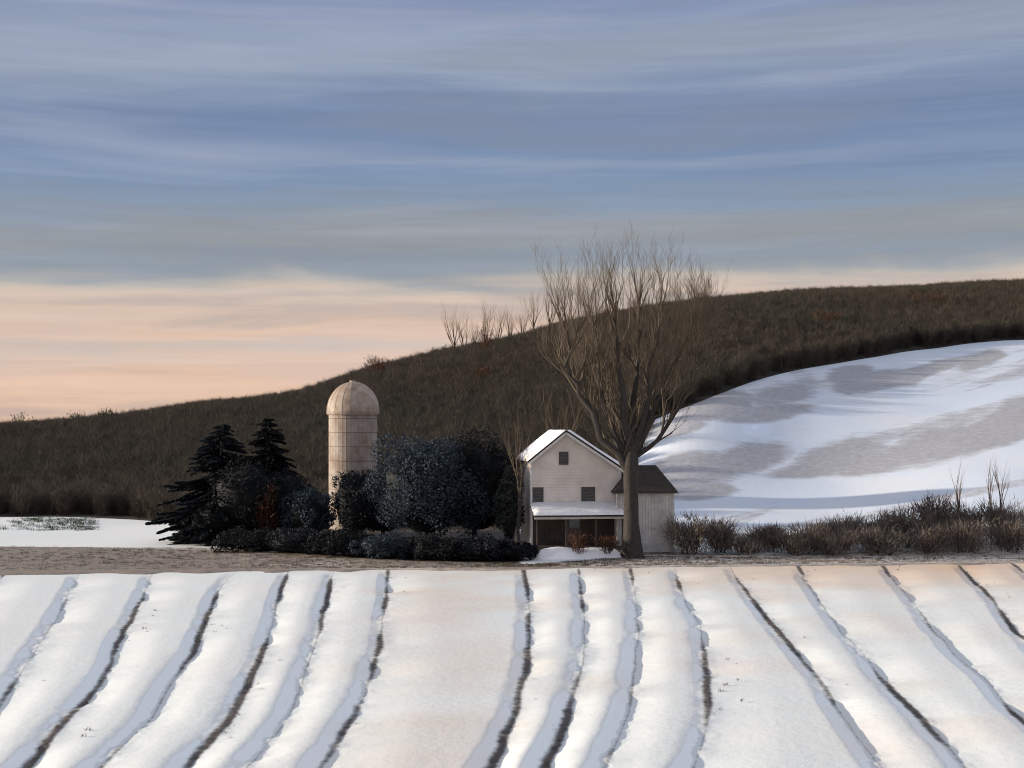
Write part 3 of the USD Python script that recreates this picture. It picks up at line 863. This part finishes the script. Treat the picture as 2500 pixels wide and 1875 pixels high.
pr = MB().add([[-.06, 0, 3.2], [W + .02, 0, 3.2], [W + .02, -PD - .2, 2.58], [-.06, -PD - .2, 2.58], [-.06, 0, 3.3], [W + .02, 0, 3.3], [W + .02, -PD - .2, 2.68], [-.06, -PD - .2, 2.68]],
              [(0, 1, 2, 3), (7, 6, 5, 4), (3, 2, 6, 7), (0, 3, 7, 4), (1, 5, 6, 2)]).build('porch_roof', M['shingle'], house)
nu, nv = 30, 12
U, V_ = np.meshgrid(np.linspace(0, 1, nu), np.linspace(0, 1, nv))
e = np.minimum(np.minimum(U, 1 - U) * W, np.minimum(V_ + .5, 1 - V_) * PD)
th = .02 + .17 * np.sqrt(np.clip(e / .25, 0, 1)) * (.75 + .5 * fbm(np.stack([U * 7, V_ * 2, 0 * U], -1), 8, 3))
Pg = np.stack([-.08 + (W + .12) * U, -(PD + .24) * V_ - .02, 3.30 - .62 * V_ * (PD + .2) / (PD + .2) + th], -1)
MB().add(Pg.reshape(-1, 3), grid_faces(nv, nu)[:, ::-1]).build('porch_snow', M['snow'], pr, smooth=True)
MB().box(2.3, 3.6, -PD - .32, -PD, .0, .36).box(2.3, 3.6, -PD - .62, -PD - .32, .0, .2).build('porch_step', M['trim'], house)
MB().box(-.03, W + .03, .03, DEP + .03, -.2, .5).build('foundation', M['concrete'], house)

# snow bank ploughed up before the porch
nu, nv = 50, 22
U, V_ = np.meshgrid(np.linspace(-1, 1, nu), np.linspace(-1, 1, nv))
bz = .80 * np.clip(1 - U ** 6, 0, 1) * np.clip(1 - np.abs(V_) ** 2.2, 0, 1) * (.88 + .24 * fbm(np.stack([U * 2.5, V_ * 1.0, 0 * U], -1), 71, 2)) - .12
bx = X(1408, 92.3)
Pg = np.stack([bx + U * 3.2, 92.1 + V_ * 1.05 + U * .5, bz], -1)
tag(MB().add(Pg.reshape(-1, 3), grid_faces(nv, nu)).build('snow_bank', M['snow'], smooth=True), 'long low bank of white snow in front of the house porch', 'snow bank')

# ------------------------------------------------------------------ shed
SY = 94.6
sx0, sx1 = X(1506, SY), X(1648, SY)
SW = sx1 - sx0
shed = thing('shed', 'small pale board shed with dark hipped roof right of the large bare tree', 'shed', (sx0, SY, 0), 4.0)
SZ, SR, SDp = 4.15, 5.95, 3.6
MB().box(0, SW, .03, SDp, -.2, SZ).build('wall', M['shed_wood'], shed)
nb = 20
for i in range(nb):
    x0 = i * SW / nb
    MB().box(x0 + .008, x0 + SW / nb - .008, rnd.uniform(-.004, .006), .029, .12 + rnd.uniform(-.03, .03), SZ - .02).build('board', M['shed_wood'], shed)
o = .22
e0 = [(-o, -o, SZ - .05), (SW + o, -o, SZ - .05), (SW + o, SDp + o, SZ - .05), (-o, SDp + o, SZ - .05)]
r0 = [(1.2, SDp / 2, SR), (SW - .95, SDp / 2, SR)]
rv = np.array(e0 + [(x, y, z + .08) for x, y, z in e0] + r0)
MB().add(rv, [(3, 2, 1), (3, 1, 0), (0, 1, 5), (0, 5, 4), (1, 2, 6), (1, 6, 5), (2, 3, 7), (2, 7, 6), (3, 0, 4), (3, 4, 7),
              (4, 5, 9), (4, 9, 8), (5, 6, 9), (6, 7, 8), (6, 8, 9), (7, 4, 8)]).build('roof', M['shingle'], shed)
k = 0
for t in np.arange(0.04, .97, .075):                 # courses of shingles, each proud of the one below
    zz = SZ + .035 + (SR - SZ - .035) * t
    yy_ = -o + (SDp / 2 + o) * t
    xl_, xr_ = -o + (1.2 + o) * t, SW + o - (.95 + o) * t
    nz = unit(np.array([0, -(SR - SZ), SDp / 2 + o])) * .028
    t2 = min(t + .075, 1)
    z2 = SZ + .035 + (SR - SZ - .035) * t2; y2 = -o + (SDp / 2 + o) * t2
    a_, b_ = -o + (1.2 + o) * t2, SW + o - (.95 + o) * t2
    MB().add([[xl_, yy_ + nz[1], zz + nz[2]], [xr_, yy_ + nz[1], zz + nz[2]], [b_, y2 + nz[1] * .2, z2 + nz[2] * .2], [a_, y2 + nz[1] * .2, z2 + nz[2] * .2], [xl_, yy_, zz - .005], [xr_, yy_, zz - .005]],
             [(0, 1, 2), (0, 2, 3), (4, 5, 1), (4, 1, 0)]).build('shingle_course', M['shingle'], shed)

# ------------------------------------------------------------------ silo
LY = 115.5
lx = X(862, LY)
lz = G(lx, LY)
silo = thing('silo', 'tall round concrete silo with domed metal cap standing above the evergreens', 'silo', (lx, LY, lz), 0)
SRAD = X(1250 + 59, LY)
dome_z = Z(1008, LY) - lz
top_zz = Z(932, LY) - lz
ang = np.linspace(0, 2 * math.pi, 49)[:-1]
b = MB()
nst = 36
for i in range(nst):                                 # upright concrete staves with recessed joints
    a0, a1 = 2 * math.pi * i / nst, 2 * math.pi * (i + 1) / nst
    g = .0025
    q = [(SRAD * math.cos(a), SRAD * math.sin(a)) for a in (a0 + g, a1 - g)] + [((SRAD - .1) * math.cos(a), (SRAD - .1) * math.sin(a)) for a in (a1 - g, a0 + g)]
    v_ = [(x, y, zv) for zv in (-.4, dome_z) for x, y in q]
    MB().add(v_, [(0, 1, 5, 4), (1, 2, 6, 5), (3, 0, 4, 7), (4, 5, 6, 7)]).build('stave', M['concrete'], silo)
MB().tm(trimesh.creation.cylinder(SRAD - .03, dome_z + .3, sections=48).apply_translation([0, 0, (dome_z - .3) / 2])).build('barrel', M['concrete'], silo, smooth=40)
for zv in np.arange(.9, dome_z - .2, 1.15):
    th_ = np.linspace(0, 2 * math.pi, 41)
    MB().tube(np.c_[np.cos(th_) * (SRAD + .015), np.sin(th_) * (SRAD + .015), np.full(41, zv)], .015, 4).build('hoop', M['hoop'], silo)
prof = [(SRAD + .14, dome_z - .16), (SRAD + .22, dome_z + .10)] + [(math.cos(t) * (SRAD + .18), dome_z + .12 + math.sin(t) * (top_zz - dome_z - .12)) for t in np.linspace(.02, 1.5, 14)]
nseg = 20
for i in range(nseg):                                # dome sheets, each lapping the next at a raised seam
    m = MB(); a0, a1 = 2 * math.pi * i / nseg, 2 * math.pi * (i + 1) / nseg
    pr_ = np.array(prof)
    sub = np.linspace(a0, a1, 4); lift_ = [1.0, 1.0, 1.0, 1.007]
    v_ = np.array([[r * l * math.cos(a), r * l * math.sin(a), z_ + (l - 1)] for r, z_ in pr_ for a, l in zip(sub, lift_)])
    m.add(v_, grid_faces(len(pr_), 4)).build('dome_sheet', M['dome'], silo, smooth=True)
MB().tm(trimesh.creation.cylinder(.28, .22, sections=16).apply_translation([0, 0, top_zz - .02])).build('dome_cap', M['dome'], silo, smooth=40)

# ------------------------------------------------------------------ the large bare tree before the house
TY = 92.0
TX = X(1545, TY)
R0 = random.Random(77)
bt = thing('bare_tree', 'large bare tree with thick trunk between the house and the shed', 'tree', (TX, TY, 0))


def tp(px, py, y=TY):
    px = px if py > 950 else 1545 + (px - 1545) * (1 - .16 * min(1, (950 - py) / 150))
    py = py if py > 1000 else 1000 - (1000 - py) * .68
    return P(px, py, y) - np.array([TX, TY, 0])


tr = MB()
trunk_pts = [np.array([0, 0, -.4]), tp(1545, 1350), tp(1541, 1280), tp(1540, 1200), tp(1540, 1130), tp(1541, 1085)]
tq = np.linspace(0, len(trunk_pts) - 1, 60)
tpp = np.stack([np.interp(tq, range(len(trunk_pts)), np.array(trunk_pts)[:, c]) for c in range(3)], -1)
tr.tube(tpp, np.interp(tq, range(6), [.95, .68, .50, .46, .50, .42]), 40)
tv = tr.v[0].reshape(60, 40, 3)
off = tv - tpp[:, None]
ph = np.arange(40) * 2 * math.pi / 40
flare = np.clip(1 - (tpp[:, 2] / 1.1), 0, 1.4)[:, None]
fl = 1 + 0.20 * flare * np.cos(5 * ph + 0.6)[None] + 0.16 * (fbm(np.stack([off[..., 0] * 6, off[..., 1] * 6, tv[..., 2] * 0.8], -1), 88, 3) - 0.5)
tr.v[0] = (tpp[:, None] + off * fl[..., None]).reshape(-1, 3)
tr.build('trunk', M['bark'], bt, smooth=50)
limbs = [
    ([(1532, 1150), (1508, 1110), (1466, 1065), (1444, 1004), (1420, 950), (1400, 905), (1366, 855), (1352, 790), (1350, 720)], .27, -0.6),
    ([(1536, 1130), (1500, 1060), (1478, 990), (1462, 925), (1448, 850), (1440, 770), (1428, 700)], .25, .5),
    ([(1540, 1090), (1528, 1020), (1520, 950), (1506, 860), (1500, 770), (1494, 680)], .30, -.8),
    ([(1541, 1090), (1546, 1010), (1556, 930), (1560, 850), (1566, 760), (1560, 660)], .30, .9),
    ([(1546, 1095), (1568, 1030), (1578, 950), (1594, 860), (1612, 770), (1622, 680)], .25, -.3),
    ([(1550, 1105), (1575, 1050), (1597, 996), (1620, 930), (1654, 850), (1690, 770), (1716, 700)], .23, .4),
    ([(1556, 1112), (1585, 1092), (1605, 1075), (1634, 1042), (1664, 980), (1700, 900), (1730, 810)], .18, -.5),
    ([(1538, 1110), (1524, 1050), (1500, 1000), (1470, 960), (1420, 860), (1394, 790)], .18, 1.2),
]
cr = MB()
for pts, r_, dy in limbs:
    pts = [pts[0]] + [(p[0] + R0.gauss(0, 5), p[1] + R0.gauss(0, 4)) for p in pts[1:]]
    n_ = len(pts)
    Q = np.array([tp(p[0], p[1], TY + dy * 2.6 * (i / (n_ - 1)) ** 1.2) for i, p in enumerate(pts)])
    MB().tube(Q, np.linspace(r_, r_ * .22, n_), 7).build('limb', M['bark'], bt, smooth=50)
    for i in range(1, n_):
        for c in range(3 if i > 2 else 1):
            f = R0.random()
            b_ = Q[i - 1] + (Q[i] - Q[i - 1]) * f
            base_d = unit(Q[i] - Q[i - 1])
            sd_ = np.array([R0.uniform(-1, 1), R0.uniform(-1, 1), 0]) * .8
            lv = 2
            grow(cr, cr, b_, unit(base_d + sd_ + np.array([0, 0, .55])), R0.uniform(1.8, 3.4), r_ * (1 - .7 * i / n_) * .42 + .012, lv - 1, 4, .36, .42, (3, 4), R0, 4, .15)
    for c in range(5):
        grow(cr, cr, Q[-1], unit(unit(Q[-1] - Q[-2]) + np.array([R0.gauss(0, .35), R0.gauss(0, .35), .3])), R0.uniform(1.5, 2.5), r_ * .2, 1, 4, .34, .45, (3, 4), R0, 4, .15)
cr.build('crown', M['twig'], bt)

# ------------------------------------------------------------------ evergreens and other planting, left of the house
def place(px, y): return X(px, y), y, G(X(px, y), y)


def span(wpx, y): return wpx / FPX * y
def high(py, px, y): return Z(py, y) - G(X(px, y), y)


y = 105.5
conifer('conifer', 'broad dark spruce with drooping boughs at the left end of the evergreens', 'tree', place(542, y), span(390, y), high(1030, 542, y), seed=5)
y = 107
conifer('conifer', 'tall narrow blue black spruce left of the silo', 'tree', place(655, y), span(270, y), high(1012, 655, y), seed=6, mat='black')
y = 103.5
round_evergreen('evergreen_tree', 'rounded black evergreen between and before the two spruces', 'tree', place(598, y), span(215, y), high(1098, 600, y), seed=16, mat='black', n=3600)
round_evergreen('evergreen_tree', 'rounded black evergreen just left of the silo foot, behind the bluish bushes', 'tree', place(705, y), span(170, y), high(1135, 705, y), seed=17, mat='navy', n=3400)
y = 103
round_evergreen('evergreen_bush', 'leftmost dark evergreen bush, before the lowest boughs of the broad spruce', 'bush', place(520, y), span(150, y), high(1222, 520, y), seed=19, mat='black', n=2600)
y = 105
round_evergreen('evergreen_tree', 'black evergreen filling the gap between the silo and the largest evergreen', 'tree', place(935, y), span(160, y), high(1150, 935, y), seed=18, mat='black', n=3400)
y = 104
round_evergreen('evergreen_bush', 'low blue green evergreen bush at the foot of the spruces', 'bush', place(640, y), span(150, y), high(1228, 640, y), seed=7, mat='blue', n=2600)
y = 102
round_evergreen('evergreen_bush', 'bluish rounded evergreen bush in front of the silo base, left of its dark neighbour', 'bush', place(752, y), span(150, y), high(1178, 752, y), seed=8, mat='blue', n=3200)
y = 101
round_evergreen('evergreen_bush', 'dark egg shaped evergreen hiding the foot of the silo', 'bush', place(868, y), span(135, y), high(1128, 868, y), seed=9, mat='navy', n=3600)
y = 98
round_evergreen('evergreen_tree', 'largest rounded blue green evergreen left of the house', 'tree', place(1040, y), span(310, y), high(1046, 1035, y), seed=10, mat='blue', n=10500, size=.115, clumps=26)
y = 100
round_evergreen('evergreen_tree', 'dark rounded evergreen behind the blue green one, nearest the house', 'tree', place(1158, y), span(240, y), high(1042, 1150, y), seed=14, mat='black', n=7800, size=.115, clumps=24)
for i, (px_, y, w_, py_, mt, lab) in enumerate([
        (600, 97.5, 210, 1300, 'black', 'leftmost low dark juniper beside the farm track'),
        (725, 95.5, 200, 1292, 'navy', 'low dark juniper below the bluish bush before the silo'),
        (838, 93.5, 200, 1296, 'black', 'low dark juniper below the egg shaped evergreen'),
        (950, 92.0, 210, 1308, 'blue', 'low blue tinged juniper before the left side of the largest evergreen'),
        (1065, 91.0, 210, 1316, 'black', 'low dark juniper before the right side of the largest evergreen'),
        (1172, 90.6, 200, 1316, 'navy', 'low dark juniper before the black evergreen'),
        (1258, 90.4, 130, 1325, 'black', 'rightmost low juniper, by the left end of the snow bank')]):
    round_evergreen('juniper', lab, 'bush', place(px_, y), span(w_, y), high(py_, px_, y), seed=30 + i, mat=mt, n=2600, size=.10, group='low junipers along the farm track')
y = 96
round_evergreen('grey_shrub', 'upright grey green shrub against the left side of the house', 'bush', place(1243, y), span(62, y), high(1128, 1243, y), depth=1.8, seed=50, mat='sage', n=2000, size=.11, clumps=14)
y = 94.5
bare_tree('slender_tree', 'slender bare tree with a straight trunk at the left corner of the house', 'tree', place(1264, y), 6.0, .15, levels=3, spread=.20, up=.5, kids=(2, 3), seed=51, trunk_share=.55)
y = 104
bare_tree('yard_tree', 'bare tree whose branches show just above the house roof', 'tree', place(1372, y), 8.3, .15, levels=3, spread=.5, up=.35, kids=(3, 4), seed=52, trunk_share=.42)
y = 102.5
shrub('rust_shrub', 'rust leaved shrub between the two spruces', 'bush', place(655, y), 2.2, 4.6, 53, n=900, mat='rust', width=.10)
y = 91.4
shrub('rust_shrub', 'low rust brown shrub in front of the porch at its middle', 'bush', (X(1412, y), y, .45), 2.0, 1.3, 54, n=500, mat='rust', width=.05)
shrub('rust_shrub', 'low rust brown shrub in front of the porch beside the tree trunk', 'bush', (X(1482, y), y, .45), 1.7, 1.2, 55, n=450, mat='rust', width=.05)

# rusty leaved oaks that hold their leaves in the brown wood
for i, (px_, yy_, w_, h_, lab) in enumerate([
        (1186, 235, 3.0, 7.0, 'tall narrow rust coloured tree in the wood above the dark evergreen'),
        (1178, 205, 3.0, 3.8, 'small rust coloured tree in the wood below the tall narrow one'),
        (1485, 245, 4.2, 5.5, 'rust coloured tree in the wood seen through the large bare tree'),
        (1555, 262, 5.0, 5.0, 'rust coloured tree in the wood right of the crown of the bare tree'),
        (1740, 268, 6.0, 4.6, 'wide rust coloured tree high in the wood right of the bare tree'),
        (2260, 235, 7.0, 4.4, 'wide rust coloured tree in the wood above the snow slope'),
        (2020, 200, 5.5, 4.0, 'rust coloured tree at the edge of the wood above the middle of the snow slope'),
        (920, 240, 4.5, 5.2, 'rust coloured tree in the wood above the silo')]):
    shrub('rust_tree', lab, 'tree', place(px_, yy_), w_, h_, 200 + i, n=900, mat='rust', width=.07)
for i, (px_, yy_, w_, h_, lab) in enumerate([
        (40, 250, 6.0, 4.4, 'green bush at the far left of the hill top'),
        (190, 252, 5.0, 4.2, 'green bush on the hill top at left, second from the edge'),
        (262, 253, 4.0, 4.2, 'small green bush on the hill top at left, third from the edge')]):
    shrub('green_bush', lab, 'bush', place(px_, yy_), w_, h_, 230 + i, n=420, mat='green', width=.14)

# bare trees along the ridge
ridge = [(1108, 772, 'leftmost leaning bare tree of the row on the ridge'), (1132, 796, 'short bare tree on the ridge, second from the left'),
         (1158, 800, 'smallest bare tree on the ridge, third from the left'), (1188, 758, 'bare tree on the ridge, fourth from the left'), (1216, 782, 'bare tree on the ridge, fifth from the left'),
         (1246, 772, 'bare tree on the ridge, sixth from the left'), (1276, 764, 'bare tree on the ridge, seventh from the left'),
         (1304, 738, 'bare tree on the ridge, eighth from the left'), (1344, 722, 'bare tree on the ridge just left of the crown of the large tree'),
         (1395, 690, 'bare tree on the ridge behind the left side of the large crown'), (1655, 694, 'bare tree on the ridge behind the right side of the large crown'),
         (1690, 680, 'bare tree on the ridge right of the large crown'), (1722, 700, 'rightmost bare tree on the ridge')]
for i, (px_, ty_, lab) in enumerate(ridge):
    a = (px_ - 1250) / FPX
    yy_ = float(pv('ry', a)) + 1.0
    gz = G(X(px_, yy_), yy_)
    bare_tree('ridge_tree', lab, 'tree', (X(px_, yy_), yy_, gz), (Z(ty_, yy_) - gz) * .92, .22, levels=4, spread=.36 + .1 * math.sin(i * 2.3), up=.42, kids=(3, 4), seed=300 + i, mat=M['pale_twig'], group='bare trees along the ridge', trunk_share=.28 + .05 * math.cos(i * 1.7))
yy_ = 271.0
shrub('ridge_bush', 'dark lump of a bush on the skyline left of the ridge trees', 'bush', place(1072, yy_), 3.0, high(842, 1072, yy_), 330, n=900, mat='brush', width=.10)
shrub('ridge_bush', 'brown rounded bush on the skyline above the silo', 'bush', place(928, yy_ - 3), 6.5, high(868, 928, yy_ - 3), 331, n=1500, mat='brush', width=.10)

# ------------------------------------------------------------------ hedge on the right
hedge = [(1685, 94.0, 105, 1250, 'dark dense shrub beside the right wall of the shed'), (1755, 94.5, 90, 1262, 'brown shrub second from the shed'),
         (1890, 95.0, 130, 1285, 'low brown shrub at the left end of the long hedge'), (1985, 95.2, 130, 1272, 'brown hedge shrub, second of the long hedge'),
         (2060, 95.6, 120, 1258, 'brown hedge shrub, third of the long hedge'), (2135, 96.0, 120, 1248, 'brown hedge shrub left of the rounded red brown one'),
         (2215, 96.0, 120, 1236, 'brown hedge shrub just below the rounded red brown one'), (2295, 96.3, 120, 1232, 'brown hedge shrub under the three thin saplings'),
         (2375, 96.4, 130, 1222, 'tall brown hedge shrub, second from the right edge'), (2462, 96.5, 140, 1212, 'tallest brown hedge shrub at the right edge')]
for i, (px_, y, w_, py_, lab) in enumerate(hedge):
    x_, _, z_ = place(px_, y)
    w = span(w_, y)
    t = shrub('hedge_shrub', lab, 'bush', (x_, y, z_), w * 1.25, high(py_, px_, y), 400 + i, n=2400, mat='hedge', width=.05, group='hedge shrubs below the snow slope')
for i, (px_, y, w_, py_) in enumerate([(1830, 94.2, 120, 1312), (1940, 93.4, 120, 1300), (2040, 93.4, 120, 1292), (2150, 93.6, 130, 1285), (2260, 93.8, 130, 1275), (2360, 94.0, 130, 1268), (2460, 94.2, 130, 1262)]):
    lab = ['first low shrub from the left along the near foot of the hedge', 'second low shrub along the near foot of the hedge', 'third low shrub along the near foot of the hedge, at its middle',
           'fourth low shrub along the near foot of the hedge', 'fifth low shrub along the near foot of the hedge', 'sixth low shrub along the near foot of the hedge', 'last low shrub at the right edge along the near foot of the hedge'][i]
    shrub('hedge_shrub', lab, 'bush', place(px_, y), span(w_, y) * 1.3, high(py_, px_, y), 430 + i, n=1900, mat='hedge', width=.05, group='low shrubs at the foot of the hedge')
y = 98.0
shrub('round_shrub', 'rounded red brown shrub rising above the hedge', 'bush', place(2275, y), span(95, y), high(1204, 2275, y), 450, n=2200, mat='red_twig', width=.05)
for i, (px_, py_, lab, sd) in enumerate([(2338, 1140, 'leaning sapling left of the two upright ones above the hedge', .2), (2418, 1142, 'short upright sapling above the hedge, middle of the three', .05),
                                         (2440, 1132, 'forked sapling above the hedge near the right edge', .3)]):
    y = 97.6
    bare_tree('sapling', lab, 'tree', place(px_, y), high(py_, px_, y) * .82, .075, levels=2, spread=sd, up=.4, kids=(2, 3), seed=470 + i, mat=M['hedge'], group='saplings above the hedge', trunk_share=.5)

# ------------------------------------------------------------------ grass and stubble
def tuft(seed, n, h, w, spread):
    R = np.random.default_rng(seed); mb = MB()
    b = np.c_[R.normal(0, spread, (n, 2)), np.full(n, -.02)]
    d = np.c_[R.normal(0, .4, (n, 2)), R.uniform(.5, 1, n)] * h * R.uniform(.5, 1.1, (n, 1))
    blades(mb, b, d, w, R)
    return mb


sp_ = [s_ for s_ in furrow_spots if s_[3] > 0.05]
pos, scl = [], []
for x_, y_, z_, st_ in sp_:
    for c in range(rnd.choice((1, 2, 3))):
        if rnd.random() < st_ * .28 + .01:
            off_ = rnd.gauss(0, .10) if rnd.random() < .8 else rnd.uniform(-.5, 1.1); pos.append((x_ + off_, y_ + rnd.uniform(-.12, .12), z_ - .02 + min(.12, max(0, abs(off_) - .2) * .12))); s_ = rnd.uniform(.5, 1.25) * (.6 + .5 * st_); scl.append((s_, s_, s_))
scatter('furrow_stubble', [(tuft(600 + k, 10, .13, .018, .06), M['stubble'] if k < 3 else M['rust']) for k in range(4)], pos, [rnd.choice((0, 0, 1, 1, 2, 2, 3)) if rnd.random() < .6 else rnd.choice((0, 1, 2)) for _ in pos],
        [rnd.uniform(0, 6.28) for _ in pos], scl, 'dark dead stubble and weeds showing along the furrows of the snow field', 'stubble')
pos, scl = [], []
for k in range(5200):
    a = rnd.uniform(-.40, .40)
    f_, t_ = 85.2 / (1 - .105 * a), float(track_edge(np.array([a]))[0])
    y_ = f_ + (t_ - f_) * rnd.random() ** .9
    x_ = a * y_
    pos.append((x_, y_, G(x_, y_))); s_ = rnd.uniform(.45, 1.1); scl.append((s_, s_, s_ * rnd.uniform(.7, 1.2)))
scatter('verge_grass', [(tuft(620 + k, 16, .17, .022, .12), M['straw']) for k in range(4)], pos, [rnd.randint(0, 3) for _ in pos], [rnd.uniform(0, 6.28) for _ in pos], scl,
        'short dry tan grass poking through the thin snow of the farm track', 'grass')
pos, scl = [], []
for k in range(500):
    px_, py_ = rnd.uniform(-60, 232), rnd.uniform(1263, 1290)
    y_ = EYE * FPX / (py_ - HORIZON); x_ = X(px_, y_)
    if rnd.random() < min(1, .25 + px_ / 230 * .8):
        pos.append((x_, y_, G(x_, y_))); s_ = rnd.uniform(.6, 1.6); scl.append((s_, s_, s_))
scatter('meadow_grass', [(tuft(640 + k, 18, .30, .03, .16), M['green']) for k in range(3)], pos, [rnd.randint(0, 2) for _ in pos], [rnd.uniform(0, 6.28) for _ in pos], scl,
        'green winter grass poking through the snow of the meadow at far left', 'grass')
